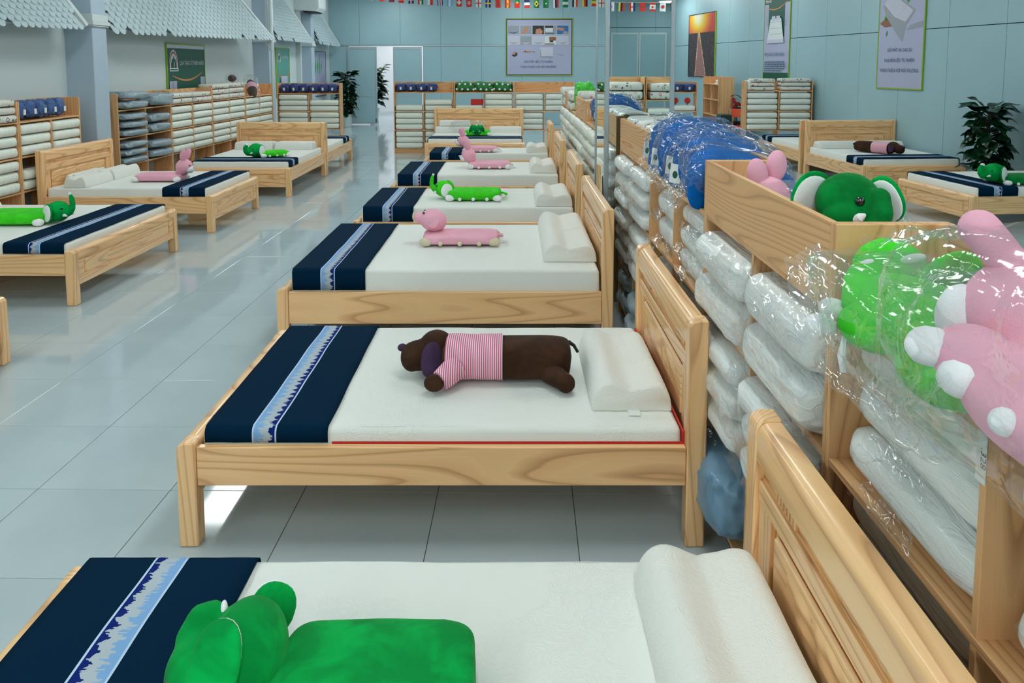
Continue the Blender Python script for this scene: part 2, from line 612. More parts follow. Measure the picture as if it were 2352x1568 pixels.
# ---- floor: every tile of the aisle is a part, the rest one part
TA = -0.0181
floor_mb = MB().box(-7.5, 11.5, -17.0, 32.0, -0.12, -0.0025)
floor = setting(floor_mb.build('floor', MT['grout'], loc=(0, 0, 0)))
floor.rotation_euler.z = TA
tile_me = MB().box(0.0015, 0.5985, 0.0015, 0.5985, -0.004, 0).mesh('floor_tile', MT['tile'], bevel=0.0012)
cand, rest = [], []
for i in range(-8, 15):
    for j in range(-33, 48):
        x, y = -2.19 + 0.6 * i, 3.259 + 0.6 * j
        cx, cy = x + 0.3, y + 0.3
        ok = cy > 1.0 and -0.70 * cy - 0.7 < cx < 0.9 and cx > -5.6 and cy < 24
        (cand if ok else rest).append((cy, x, y))
cand.sort()
rest += cand[300:]
for _, x, y in cand[:300]:
    link('floor_tile', tile_me, floor, (x, y, 0))
fm = MB()
for _, x, y in rest:
    fm.box(x + 0.0015, x + 0.5985, y + 0.0015, y + 0.5985, -0.004, 0)
tag(fm.build('floor_tile_field', MT['tile'], floor), kind='stuff')

def panels(wall, rects, mat, y0, y1, gap=0.006, name='wall_panel'):
    for x0, x1, z0, z1 in rects:
        MB().box(x0 + gap / 2, x1 - gap / 2, y0, y1, z0 + gap / 2, z1 - gap / 2).build(name, mat, wall, bevel=0.002)

# ---- back wall (faces -Y) with the sliding door opening
YB = 24.6
wb = MB()
wb.box(-6.0, -5.21, YB + 0.03, YB + 0.14, 0, 2.505)
wb.box(-2.83, 5.4, YB + 0.03, YB + 0.14, 0, 2.505)
wb.box(-6.0, 5.4, YB + 0.03, YB + 0.14, 2.505, HC)
wall_back = setting(wb.build('wall_back', MT['joint']))
jx = [-5.79] + [-4.83 + 1.288 * k for k in range(8)] + [5.06]
panels(wall_back, [(a, b, 2.525, HC) for a, b in zip(jx, jx[1:])], MT['panel'], YB, YB + 0.03)
lowx = [-2.83, -2.254] + [-4.83 + 1.288 * k for k in range(3, 8)] + [5.06]
panels(wall_back, [(a, b, 0.0, 2.485) for a, b in zip(lowx, lowx[1:])] + [(-5.79, -5.21, 0, 2.485)], MT['panel'], YB, YB + 0.03)
setting(MB().box(-5.79, 5.06, YB - 0.02, YB + 0.001, 2.485, 2.525).build('trim_1', MT['aluminium'], bevel=0.004))
# door leaves
def door_leaf(name, x0, x1):
    d = setting(MB().box(x0, x1, YB - 0.075, YB - 0.035, 0.03, 2.46).build(name, MT['panel'], bevel=0.003))
    f = MB()
    f.box(x0, x0 + 0.05, YB - 0.083, YB - 0.074, 0.03, 2.46); f.box(x1 - 0.05, x1, YB - 0.083, YB - 0.074, 0.03, 2.46)
    f.box(x0 + 0.05, x1 - 0.05, YB - 0.083, YB - 0.074, 2.38, 2.46); f.box(x0 + 0.05, x1 - 0.05, YB - 0.083, YB - 0.074, 0.03, 0.08)
    f.build('door_frame', MT['aluminium'], d, bevel=0.002)
    MB().box(x0 + 0.05, x1 - 0.05, YB - 0.080, YB - 0.074, 0.885, 0.90).build('door_rail', MT['aluminium'], d)
    return d
d1 = door_leaf('door_1', -5.19, -4.285)
MB().box(-4.35, -4.30, YB - 0.10, YB - 0.08, 0.08, 0.19).build('door_stop', MT['joint'], d1)
door_leaf('door_2', -3.765, -2.86)
# corridor behind the opening
setting(MB().box(-7.2, -1.6, 30.0, 30.1, 0, 3.4).build('wall_corridor', MT['corridor_white']))
setting(MB().box(-7.3, -7.2, 24.75, 30.1, 0, 3.4).build('wall_corridor_west', MT['corridor_white']))
setting(MB().box(-2.0, -1.9, 24.75, 30.1, 0, 3.4).build('wall_corridor_east', MT['corridor_white']))
setting(MB().box(-7.3, -1.9, 24.75, 30.1, 3.4, 3.5).build('ceiling_corridor', MT['corridor_white']))
setting(MB().box(-5.2, -2.5, 29.98, 30.0, 0, 0.10).build('baseboard_corridor', MT['white_paint']))

# ---- left wall (plaster) and its columns
wall_left = setting(MB().box(-6.0, -5.79, -16.5, 24.6, 0, HC).build('wall_left', MT['plaster']))
def column(name, y0, y1, x1):
    c = setting(MB().box(-5.80, x1, y0, y1, 0, HC).build(name, MT['column_paint'], bevel=0.008))
    cm = MB()
    cm.box(-5.79, x1 + 0.025, y0 - 0.025, y1 + 0.025, 2.39, 2.41)
    cm.box(-5.79, x1 + 0.04, y0 - 0.04, y1 + 0.04, 2.41, 2.46)
    cm.box(-5.79, x1 + 0.02, y0 - 0.02, y1 + 0.02, 2.46, 2.55)
    cm.build('capital', MT['white_paint'], c, bevel=0.004)
column('trim_2', 10.05, 10.40, -5.425)
column('trim_3', 17.33, 17.7, -5.43)
column('trim_4', 21.27, 21.6, -5.5)
column('trim_5', 2.7, 3.03, -5.425)
pm = MB()
pm.tube([(-5.225, 16.86, 0.0), (-5.225, 16.86, 2.2)], 0.024, 10)
pm.tube([(-5.225, 16.86, 2.2), (-5.225, 16.86, HC)], 0.05, 12)
pm.tube([(-5.32, 16.86, 2.3), (-5.32, 16.86, HC)], 0.03, 10)
tag(pm.build('pipe', MT['white_paint'], smooth=True), 'white painted pipe running floor to ceiling by the second column', 'pipe')

# ---- right wall of blue-grey panels, slightly askew
WR = Matrix.Translation((8.5 - 0.14 * 24.6, 24.6, 0)) @ Matrix.Rotation(math.atan2(-1, 0.14), 4, 'Z')   # local x runs towards the camera
KY = sqrt(1 + 0.14 ** 2)
wr = setting(MB().box(0, 40.8, 0.03, 0.16, 0, HC).build('wall_right', MT['joint'], M=WR))
jy = [(24.6 - (10.95 + 1.165 * k)) * KY for k in range(11, -22, -1)]
jy = [0.0] + [j for j in jy if 0.2 < j < 40] + [40.6]
panels(wr, [(a, b, 0, 2.472) for a, b in zip(jy, jy[1:])] + [(a, b, 2.478, HC) for a, b in zip(jy, jy[1:])], MT['panel'], 0, 0.03)
so = tag(MB().box(13.0 * 1.0098, 13.0 * 1.0098 + 0.08, -0.012, 0, 0.33, 0.45).build('wall_socket', MT['white_paint'], M=WR, bevel=0.003), 'white wall socket low on the blue panels beside the double bed', 'socket')

# ---- wall behind the camera (seen in the mirror)
YR = -15.3
wall_rear = setting(MB().box(-6.0, 10.9, YR - 0.14, YR - 0.03, 0, HC).build('wall_rear', MT['joint']))
xs = [-5.79 + 1.35 * k for k in range(13)]
panels(wall_rear, [(a, b, 3.2, HC) for a, b in zip(xs, xs[1:])] + [(a, b, 0, 3.18) for a, b in zip(xs, xs[1:])], MT['panel'], YR - 0.03, YR)
for nm, a, b in (('door_3', 3.46, 4.42), ('door_4', 4.44, 5.4)):
    d = setting(MB().box(a, b, YR, YR + 0.03, 0.02, 3.02).build(nm, MT['panel'], bevel=0.003))
    f = MB()
    f.box(a, a + 0.05, YR + 0.03, YR + 0.045, 0.02, 3.02); f.box(b - 0.05, b, YR + 0.03, YR + 0.045, 0.02, 3.02)
    f.box(a + 0.05, b - 0.05, YR + 0.03, YR + 0.045, 2.95, 3.02)
    f.build('door_frame', MT['white_paint'], d)

# ---- ceiling of long white strips, LED panels
ceil = setting(MB().box(-6.0, 11.0, -15.5, 24.75, HC + 0.03, HC + 0.12).build('ceiling', MT['joint']))
for k in range(14):
    MB().box(-5.79 + 1.2 * k + 0.006, -5.79 + 1.2 * (k + 1) - 0.006, -15.3, 24.6, HC, HC + 0.03).build('ceiling_panel', MT['ceiling_paint'], ceil)
lamp_me = MB().box(-0.29, 0.29, -0.59, 0.59, -0.11, -0.014).mesh('diffuser', MT['lamp'])
lf = MB()
lf.box(-0.31, 0.31, -0.61, 0.61, -0.012, 0)
lfm = lf.mesh('lamp_frame', MT['white_paint'])
n = 0
ROWN = {-3.8: 'row over the aisle beds', 0.3: 'row over the middle beds', 4.4: 'row over the wall-side beds'}
ORD = ['first', 'second', 'third', 'fourth', 'fifth', 'sixth', 'seventh', 'eighth', 'added, ninth', 'tenth', 'added, eleventh', 'twelfth', 'thirteenth']
for lx in (-3.8, 0.3, 4.4):
    for q, ly in enumerate((-11.0, -7.5, -5.75, -4.0, -2.25, -0.5, 3.0, 6.5, 10.0, 13.5, 17.0, 20.2, 22.9)):  # extra rows behind the camera and near the back wall added for brightness
        t = thing('ceiling_light', f'white flush ceiling light panel, {ORD[12 - q]} from the sliding door, {ROWN[lx]}', 'light', TR(lx, ly, HC), 'ceiling light panels')
        link('diffuser', lamp_me, t); link('lamp_frame', lfm, t)
t = thing('round_light', 'round white ceiling light above the tall double door', 'light', TR(5.25, -13.9, HC))
MB().tube([(0, 0, -0.03), (0, 0, 0)], 0.42, 24).build('lamp_rim', MT['white_paint'], t)
MB().tube([(0, 0, -0.04), (0, 0, -0.03)], 0.38, 24).build('diffuser', MT['lamp'], t)
for q, (x, y) in enumerate(((-5.4, 27.0), (-3.0, 27.0), (-4.2, 28.6), (-3.6, 25.6))):  # unseen corridor lamps, added to brighten the view through the door gap
    t = thing('corridor_fill_light', 'added unseen white ceiling light in the corridor ' + ('above the plant', 'by the east side wall', 'before the end wall', 'just beyond the open gap')[q], 'light', TR(x, y, 3.4))
    link('diffuser', lamp_me, t); link('lamp_frame', lfm, t)

# ---- mirrored column in the shelf row
mc = setting(MB().box(0.735, 1.225, 5.945, 6.585, 0, HC).build('trim_6', MT['aluminium']))
mg = MB().box(0.745, 1.215, 5.93, 5.944, 0.005, HC - 0.005)
mg.build('mirror_panel', MT['mirror'], mc)
MB().box(0.72, 0.734, 5.955, 6.575, 0.005, HC - 0.005).build('mirror_panel', MT['mirror'], mc)
MB().box(1.226, 1.24, 5.955, 6.575, 0.005, HC - 0.005).build('mirror_panel', MT['mirror'], mc)
for x0, x1, y0, y1 in ((0.712, 0.748, 5.922, 5.958), (1.212, 1.248, 5.922, 5.958), (0.712, 0.748, 6.572, 6.608), (1.212, 1.248, 6.572, 6.608)):
    MB().box(x0, x1, y0, y1, 0, HC).build('corner_trim', MT['aluminium'], mc, bevel=0.004)

# ---- scalloped awnings on the left wall
def awning(label, A, B, rise, w, h, hip, single, mats=None):
    A, B = Vector(A), Vector(B)
    e = (B - A); Ltot = e.length; e.normalize()
    d = Vector((-0.36, 0, 0.93)); d = (d - e * d.dot(e)).normalized()
    nrm = d.cross(e) if d.cross(e).x > 0 else e.cross(d)
    t = thing('scalloped_awning', label, 'awning', TR(A.x, A.y, A.z), 'scalloped awnings')
    O = Vector((0, 0, 0))
    ext = Ltot - hip * rise
    bp = [O, e * Ltot, e * ext + d * rise, d * rise]
    b = MB()
    vs = [tuple(p - nrm * 0.02) for p in bp] + [tuple(p - nrm * 0.035) for p in bp]
    b.add(vs, [(0, 1, 2, 3), (7, 6, 5, 4), (0, 4, 5, 1), (1, 5, 6, 2), (2, 6, 7, 3), (3, 7, 4, 0)])
    b.build('backing_board', MT['shingle_paint'], t)
    hb = MB().tube([tuple(e * (Ltot + 0.02)), tuple(e * (ext + 0.02) + d * rise)], 0.045, 6)
    hb.build('hip_batten', MT['white_paint'], t)
    # one shingle: e along x, d along y, nrm along z
    pts = [(-w * 0.485, h * 1.5), (-w * 0.485, w * 0.3)] + [(w * 0.485 * cos(PI + PI * k / 6), w * 0.3 + w * 0.46 * sin(PI + PI * k / 6)) for k in range(1, 6)] + [(w * 0.485, w * 0.3), (w * 0.485, h * 1.5)]
    sm = MB().prism(pts, lambda a, b_, k: (a, b_, 0.010 * k + (0.022 if b_ < h else 0.0) * 1.0))
    Bs = Matrix((e, d, nrm)).transposed().to_4x4()
    rows = int(rise / h)
    me = sm.mesh('shingle', MT['shingle_paint'])
    al = MB()
    R_ = random.Random(3)
    cnt = 0
    for r in range(rows):
        off = (0.5 if r % 2 else 0.0) * w
        m = int((Ltot - hip * r * h - off) / w)
        for k in range(m):
            if r == 0 and R_.random() < 0.06: continue
            p = e * ((k + 0.5) * w + off) + d * (r * h - 0.05) + nrm * R_.uniform(0, 0.003)
            M = Matrix.Translation(p) @ Bs @ Matrix.Rotation(R_.uniform(-0.03, 0.03), 4, 'Z')
            if r < single and cnt < 300:
                cnt += 1
                link('shingle', me, t, None, M)
            else:
                al.M = M
                al.add(sm.v, sm.f)
    if al.v:
        tag(al.build('shingle_field', MT['shingle_paint'], t), kind='stuff')
awning('pale blue scalloped awning ahead of the first column', (-5.42, 4.4, 2.27), (-5.42, 9.86, 2.39), 0.75, 0.125, 0.072, 0.6, 6)
awning('long pale blue scalloped awning between first and second columns', (-5.42, 10.48, 2.37), (-5.21, 16.79, 2.474), 1.2, 0.169, 0.083, 1.2, 9)
awning('narrow pale blue scalloped awning behind the white pipe', (-5.42, 17.83, 2.515), (-5.42, 21.0, 2.515), 1.3, 0.14, 0.085, 1.05, 0)
awning('short pale blue scalloped awning in the far corner', (-5.42, 21.7, 2.525), (-5.42, 24.3, 2.495), 1.3, 0.14, 0.085, 1.05, 0)
t = thing('air_conditioner', 'white boxy air unit with a dark vent between two awnings', 'air conditioner', TR(-5.79, 20.7, 3.19))
MB().prism([(0, 0.16), (0, 0.95), (0.62, 0.95), (0.66, 0.9), (0.66, 0.22), (0.58, 0.12)], lambda a, b, k: (a, k * 0.8, b)).build('casing', MT['white_paint'], t, bevel=0.01)
MB().prism([(0.20, 0.135), (0.24, 0.09), (0.54, 0.09), (0.575, 0.11)], lambda a, b, k: (a, 0.08 + k * 0.64, b)).build('vent', MT['black'], t)
MB().box(0.0, 0.12, 0.1, 0.2, -2.0, 0.16).build('bracket', MT['white_paint'], t)

# ---- posters
class Poster:
    def __init__(s, label, M, w, h, back, fr, depth=0.02):
        s.t = thing('poster', label, 'poster', M)
        s.k = 0
        MB().box(0, w, -depth, 0, 0, h).build('backing', back, s.t)
        e = 0.022
        f = MB()
        f.box(-e, 0, -depth - 0.006, 0, -e, h + e); f.box(w, w + e, -depth - 0.006, 0, -e, h + e)
        f.box(0, w, -depth - 0.006, 0, -e, 0); f.box(0, w, -depth - 0.006, 0, h, h + e)
        f.build('frame', fr, s.t)
        s.d = depth
    def y(s):
        s.k += 1
        return -s.d - 0.0004 * s.k
    def rect(s, x0, x1, z0, z1, mat, name='print_block'):
        y = s.y()
        return MB().add([(x0, y, z0), (x1, y, z0), (x1, y, z1), (x0, y, z1)], [(0, 1, 2, 3)]).build(name, mat, s.t)
    def poly(s, pts, mat, name='picture'):
        y = s.y()
        return MB().add([(a, y, b) for a, b in pts], [tuple(range(len(pts)))]).build(name, mat, s.t)
    def ring(s, cx, cz, ro, ri, a0, a1, mat, sy=1.0, name='emblem', n=18):
        y = s.y(); mb = MB()
        vs = []
        for k in range(n + 1):
            a = a0 + (a1 - a0) * k / n
            vs += [(cx + ro * cos(a), y, cz + ro * sy * sin(a)), (cx + ri * cos(a), y, cz + ri * sy * sin(a))]
        mb.add(vs, [(2 * k, 2 * k + 2, 2 * k + 3, 2 * k + 1) for k in range(n)])
        return mb.build(name, mat, s.t)
    def text(s, x, z, txt, size, mat, width=None, shear=0):
        y = s.y()
        M = Matrix.Translation((x, y, z)) @ Matrix.Rotation(PI / 2, 4, 'X')
        return text_mesh(txt, size, mat, s.t, 'lettering', M, width, ext=0.0, shear=shear)
    def logo(s, cx, cz, r):
        s.ring(cx, cz, r, 0, 0, PI, PRW, 1.35); s.ring(cx, cz, r * 0.88, 0, 0, PI, PRR, 1.35); s.ring(cx, cz, r * 0.72, 0, 0, PI, PRW, 1.35)
        s.rect(cx - r, cx - r * 0.72, cz - r * 0.6, cz, PRW, 'emblem'); s.rect(cx + r * 0.72, cx + r, cz - r * 0.6, cz, PRW, 'emblem')
        s.rect(cx - r * 0.72, cx - r * 0.62, cz - r * 0.6, cz, PRR, 'emblem'); s.rect(cx + r * 0.62, cx + r * 0.72, cz - r * 0.6, cz, PRR, 'emblem')
        s.poly([(cx + r * 0.62 * a, cz + r * b) for a, b in ((0, 0.8), (0.25, 0.42), (0.85, 0.25), (0.75, -0.1), (0.5, -0.7), (-0.5, -0.7), (-0.75, -0.1), (-0.85, 0.25), (-0.25, 0.42))], PRG, 'emblem')
        s.poly([(cx + r * a, cz + r * b) for a, b in ((-0.02, -0.6), (0.06, -0.6), (0.22, -0.1), (0.16, 0.05), (0.04, -0.2))], PRW, 'emblem')
        s.rect(cx - r * 1.08, cx + r * 1.08, cz - r * 0.98, cz - r * 0.62, PRW, 'ribbon')
        s.rect(cx - r * 0.92, cx + r * 0.92, cz - r * 0.88, cz - r * 0.74, PRG, 'ribbon')
    def palm(s, x, z, l, side, mat):
        for k in range(9):
            f = k / 8
            bx, bz = x + side * l * 0.16 * f, z - l * 0.9 * f
            for q in (-1, 1):
                s.poly([(bx, bz), (bx + q * l * 0.20 * (1 - f * 0.5), bz - l * 0.24), (bx + q * l * 0.04, bz - l * 0.05)], mat, 'palm_leaf')
PRW = plain('print_white', srgb(214, 222, 224), 0.5)
PRR = plain('print_red', srgb(150, 44, 50), 0.5)
PRG = plain('print_green', srgb(8, 82, 62), 0.45)
PRG2 = plain('print_green_light', srgb(14, 104, 84), 0.45)
PRP = plain('print_palm', srgb(12, 70, 50), 0.5)
PRL = plain('print_lilac', srgb(172, 176, 204), 0.5)
PRL2 = plain('print_lilac_pale', srgb(196, 198, 214), 0.5)
PRT = plain('print_teal', srgb(30, 84, 112), 0.5)
PRO = plain('print_gold', srgb(196, 140, 84), 0.5)
PRS = plain('print_skin', srgb(196, 136, 108), 0.5)
PRB = plain('print_dark', srgb(46, 38, 42), 0.5)
PRLEAF = plain('print_leaf', srgb(24, 150, 60), 0.45)
PRK = plain('print_grey', srgb(150, 158, 166), 0.5)
PRBR = plain('print_brown', srgb(140, 92, 66), 0.5)
PRSKY = plain('print_blue', srgb(40, 110, 170), 0.5)

LW = lambda y, z: TR(-5.789, y, z, PI / 2)
def banner(p, w, h, mats):
    """shared green design: emblem, title, palms, gold swag"""
    p.rect(0, w, h - 0.06, h, PRL2)
    p.rect(0, w, 0, h - 0.06, mats[0])
    p.logo(w * 0.155, h - 0.30, w * 0.10)
    p.text(w * 0.63, h - 0.345, 'QUÀ TẶNG TỪ THIÊN NHIÊN', 0.10, PRW, w * 0.66, 0.2)
    n = 14
    y = p.y()
    c = [(w * (0.10 + 0.82 * k / n), h - 0.52 - 0.10 * sin(PI * k / n) + 0.05 * k / n) for k in range(n + 1)]
    MB().add([(a, y, b) for a, b in c] + [(a, y, b - 0.012 - 0.022 * sin(PI * k / n)) for k, (a, b) in enumerate(c)], [(k, k + 1, n + 2 + k, n + 1 + k) for k in range(n)]).build('swag', PRO, p.t)
    p.rect(w * 0.03, w * 0.21, 0.0, h - 0.62, PRL); p.rect(w * 0.86, w * 0.985, 0.0, h - 0.56, PRL)
    p.palm(w * 0.08, h - 0.43, 0.34, 1, PRP); p.palm(w * 0.95, h - 0.40, 0.34, -1, PRP)
p = Poster('green banner poster with arch emblem and white lettering above the grey bags', LW(12.96, 1.12), 1.56, 1.12, MT['print_green'], MT['lime_frame'])
banner(p, 1.56, 1.12, (PRG,))
p = Poster('green poster with white text card and gold swag behind the pipe', LW(18.95, 1.1), 1.1, 1.2, MT['print_green'], MT['lime_frame'])
PRG3 = plain('print_green_faded', srgb(84, 160, 146), 0.4)
p.rect(0, 1.1, 0, 1.2, PRG3); p.logo(0.24, 0.98, 0.12); p.text(0.72, 0.95, 'QUÀ TẶNG', 0.1, PRW, 0.5)
p.ring(0.6, 0.98, 0.62, 0.56, PI * 1.2, PI * 1.8, PRO)
p.rect(0.38, 0.9, 0.05, 0.52, PRL2); p.ring(0.34, 0.28, 0.13, 0, PI / 2, PI * 1.5, PRG2, 1.6)
for k in range(4): p.rect(0.46, 0.84, 0.2 + 0.06 * k, 0.205 + 0.06 * k, PRL)
p = Poster('lilac poster with four pointed green leaves in the far corner', LW(22.4, 0.98), 1.55, 1.3, MT['print_lilac'], MT['dark_frame'])
for a, b, hh, k in ((0.35, 0.72, 0.42, -0.06), (0.55, 0.78, 0.36, 0.0), (0.75, 0.7, 0.58, 0.05), (0.98, 0.78, 0.30, 0.1)):
    p.poly([(a, b - 0.14), (a + 0.07, b + hh * 0.3), (a + k, b + hh), (a - 0.07, b + hh * 0.3)], PRLEAF, 'leaf_print')
# photo collage on the back wall
p = Poster('large lilac photo collage poster with green frame on the back wall', TR(-0.18, YB - 0.001, 1.57), 2.085, 1.77, MT['print_dark'], MT['lime_frame'])
p.rect(0.025, 2.06, 0.025, 1.74, PRL)
cols = [[(PRK, PRT), (PRK, PRS), (PRB, PRS), (PRK, PRB), (PRSKY, PRS)], [(PRL2, PRK), (PRK, PRL2), (PRL2, PRK), (PRW, PRBR), (PRL2, PRK)]]
for r in range(2):
    for c in range(5):
        x0, z0 = 0.045 + 0.388 * c, 1.285 - 0.325 * r
        a, b = cols[r][c]
        p.rect(x0, x0 + 0.375, z0, z0 + 0.28, PRW, 'photo_border')
        p.rect(x0 + 0.006, x0 + 0.369, z0 + 0.006, z0 + 0.274, a, 'photo')
        if (r, c) == (0, 1): p.poly([(x0 + 0.01, z0 + 0.01), (x0 + 0.13, z0 + 0.01), (x0 + 0.26, z0 + 0.15), (x0 + 0.25, z0 + 0.25), (x0 + 0.19, z0 + 0.26), (x0 + 0.10, z0 + 0.12)], b)
        elif (r, c) == (0, 2): p.poly([(x0 + 0.1, z0 + 0.01), (x0 + 0.3, z0 + 0.01), (x0 + 0.33, z0 + 0.1), (x0 + 0.25, z0 + 0.19), (x0 + 0.12, z0 + 0.16)], b)
        elif (r, c) == (0, 3): p.rect(x0 + 0.01, x0 + 0.27, z0 + 0.2, z0 + 0.27, b, 'photo'); p.rect(x0 + 0.01, x0 + 0.3, z0 + 0.01, z0 + 0.03, b, 'photo'); p.rect(x0 + 0.03, x0 + 0.26, z0 + 0.08, z0 + 0.2, PRW, 'photo')
        elif (r, c) == (0, 4): p.poly([(x0 + 0.01, z0 + 0.22), (x0 + 0.25, z0 + 0.2), (x0 + 0.22, z0 + 0.12), (x0 + 0.14, z0 + 0.11), (x0 + 0.01, z0 + 0.15)], b); p.poly([(x0 + 0.16, z0 + 0.01), (x0 + 0.36, z0 + 0.01), (x0 + 0.36, z0 + 0.08), (x0 + 0.24, z0 + 0.12)], PRK)
        elif (r, c) == (1, 3): p.rect(x0 + 0.15, x0 + 0.36, z0 + 0.13, z0 + 0.25, b, 'photo'); p.rect(x0 + 0.16, x0 + 0.28, z0 + 0.08, z0 + 0.13, PRB, 'photo'); p.rect(x0 + 0.01, x0 + 0.3, z0 + 0.01, z0 + 0.04, PRBR, 'photo')
        else: p.poly([(x0 + 0.01, z0 + 0.08), (x0 + 0.2, z0 + 0.02), (x0 + 0.36, z0 + 0.1), (x0 + 0.2, z0 + 0.06)], b)
p.poly([(0.17, 0.62), (0.28, 0.72), (0.36, 0.7), (0.34, 0.62), (0.26, 0.58)], PRB); p.poly([(0.2, 0.66), (0.24, 0.75), (0.3, 0.75), (0.28, 0.64)], PRS)
p.poly([(0.5, 0.74), (0.62, 0.76), (0.82, 0.77), (0.82, 0.74), (0.64, 0.71)], PRS); p.ring(0.6, 0.755, 0.02, 0, 0, 2 * PI, PRB); p.ring(0.88, 0.73, 0.03, 0, 0, 2 * PI, PRB, 0.4)
p.rect(1.06, 1.48, 0.56, 0.88, PRL2, 'photo'); p.poly([(1.07, 0.57), (1.47, 0.57), (1.47, 0.6), (1.11, 0.6), (1.09, 0.82), (1.07, 0.82)], PRK)
p.poly([(1.54, 0.72), (1.74, 0.62), (1.88, 0.72), (1.74, 0.64)], PRK)
p.text(1.015, 0.40, 'NGUYÊN LIỆU TỰ NHIÊN', 0.085, PRT, 0.90); p.text(1.015, 0.235, 'THÂN THIỆN VỚI MÔI TRƯỜNG', 0.085, PRT, 1.13)

RWM = lambda y, z: Matrix.Translation((8.5 - 0.14 * y - 0.001, y, z)) @ Matrix.Rotation(math.atan2(-1, 0.14), 4, 'Z')
# sunset over the city
def sunset():
    t = NT('sunset_print')
    s = t.t.nodes.new('ShaderNodeSeparateXYZ')
    c = t.coord('Object')
    t.l(c, s.inputs[0])
    x, z = s.outputs[0], s.outputs[2]
    dx = t.math('SUBTRACT', x, 0.72); dz = t.math('SUBTRACT', z, 1.68)
    r = t.math('SQRT', t.math('ADD', t.math('MULTIPLY', dx, dx), t.math('MULTIPLY', t.math('MULTIPLY', dz, dz), 2.2)))
    sky = t.ramp(r, [(0.0, srgb(230, 226, 226)), (0.22, srgb(230, 222, 170)), (0.45, srgb(226, 196, 40)), (0.72, srgb(228, 130, 50)), (1.0, srgb(190, 66, 56))])
    n = t.noise(c, 26.0, 4.0, 0.7)
    city = t.ramp(n, [(0.35, srgb(30, 22, 30)), (0.55, srgb(66, 44, 48)), (0.66, srgb(120, 84, 76)), (0.75, srgb(214, 170, 130))])
    w = t.math('ADD', 0.04, t.math('MULTIPLY', t.math('SUBTRACT', 1.22, z), 0.30))
    d = t.math('ABSOLUTE', t.math('SUBTRACT', x, t.math('ADD', 0.78, t.math('MULTIPLY', t.math('SUBTRACT', 1.22, z), 0.12))))
    road = t.mix(n, srgb(110, 74, 84), srgb(190, 130, 122))
    city = t.mix(t.math('LESS_THAN', d, w), city, road)
    edge = t.math('LESS_THAN', t.math('ABSOLUTE', t.math('SUBTRACT', d, w)), 0.03)
    city = t.mix(t.math('MULTIPLY', edge, t.math('GREATER_THAN', n, 0.46)), city, srgb(232, 190, 140))
    t.set(Base__Color=t.mix(t.math('GREATER_THAN', z, 1.24), city, sky), Roughness=0.35)
    MT['sunset'] = t.m
sunset()
p = Poster('framed sunset photograph of a city avenue on the panelled wall', RWM(23.05, 1.57), 1.93, 1.76, MT['sunset'], MT['dark_frame'])
p.rect(0, 1.93, 0, 1.76, MT['sunset'], 'sunset_photo')
MB().box(1.95, 1.99, -0.03, 0, -0.02, 1.78).build('frame', MT['lime_frame'], p.t)
# mattress banner
p = Poster('tall green and lilac banner showing a white mattress and dark lettering', RWM(18.25, 1.42), 1.2, 2.3, MT['print_lilac'], MT['lime_frame'])
W_, H_ = 1.2, 2.3
p.rect(0, W_, 0, H_, PRL)
p.rect(0, W_, 0, 0.3, PRG)
p.rect(0, W_, 1.86, H_, PRG); p.rect(0.2, 0.97, 1.10, 1.9, PRG)
p.logo(W_ * 0.155, 2.02, W_ * 0.10); p.text(W_ * 0.63, 1.97, 'QUÀ TẶNG TỪ THIÊN NHIÊN', 0.09, PRW, W_ * 0.66, 0.2)
n = 14; y = p.y()
c = [(W_ * (0.06 + 0.88 * k / n), 1.80 - 0.10 * sin(PI * k / n) + 0.10 * k / n) for k in range(n + 1)]
MB().add([(a, y, b) for a, b in c] + [(a, y, b - 0.01 - 0.02 * sin(PI * k / n)) for k, (a, b) in enumerate(c)], [(k, k + 1, n + 2 + k, n + 1 + k) for k in range(n)]).build('swag', PRO, p.t)
p.palm(0.10, 1.78, 0.40, 1, PRP); p.palm(1.12, 1.84, 0.5, -1, PRP)
p.poly([(0.2, 1.05), (0.97, 1.05), (0.84, 1.52), (0.34, 1.52)], PRW, 'mattress_print'); p.poly([(0.18, 0.97), (0.99, 0.97), (0.97, 1.05), (0.2, 1.05)], PRL2, 'mattress_print')
p.rect(0.40, 0.57, 1.47, 1.58, PRL2, 'pillow_print'); p.rect(0.61, 0.78, 1.47, 1.58, PRL2, 'pillow_print')
for z in (1.44, 1.30, 1.17): p.rect(0.30, 0.88, z, z + 0.008, PRK, 'seam_print')
p.text(0.56, 0.68, 'ĐỆM CAO SU THIÊN NHIÊN', 0.1, PRT, 0.92)
rr = random.Random(5)
for k in range(5):
    x = 0.1
    mb = MB(); y = p.y()
    while x < (1.05 if k < 4 else 0.9):
        w = rr.uniform(0.03, 0.09)
        mb.add([(x, y, 0.53 - 0.05 * k), (x + w, y, 0.53 - 0.05 * k), (x + w, y, 0.552 - 0.05 * k), (x, y, 0.552 - 0.05 * k)], [(0, 1, 2, 3)])
        x += w + 0.015
    mb.build('text_line', PRT, p.t)
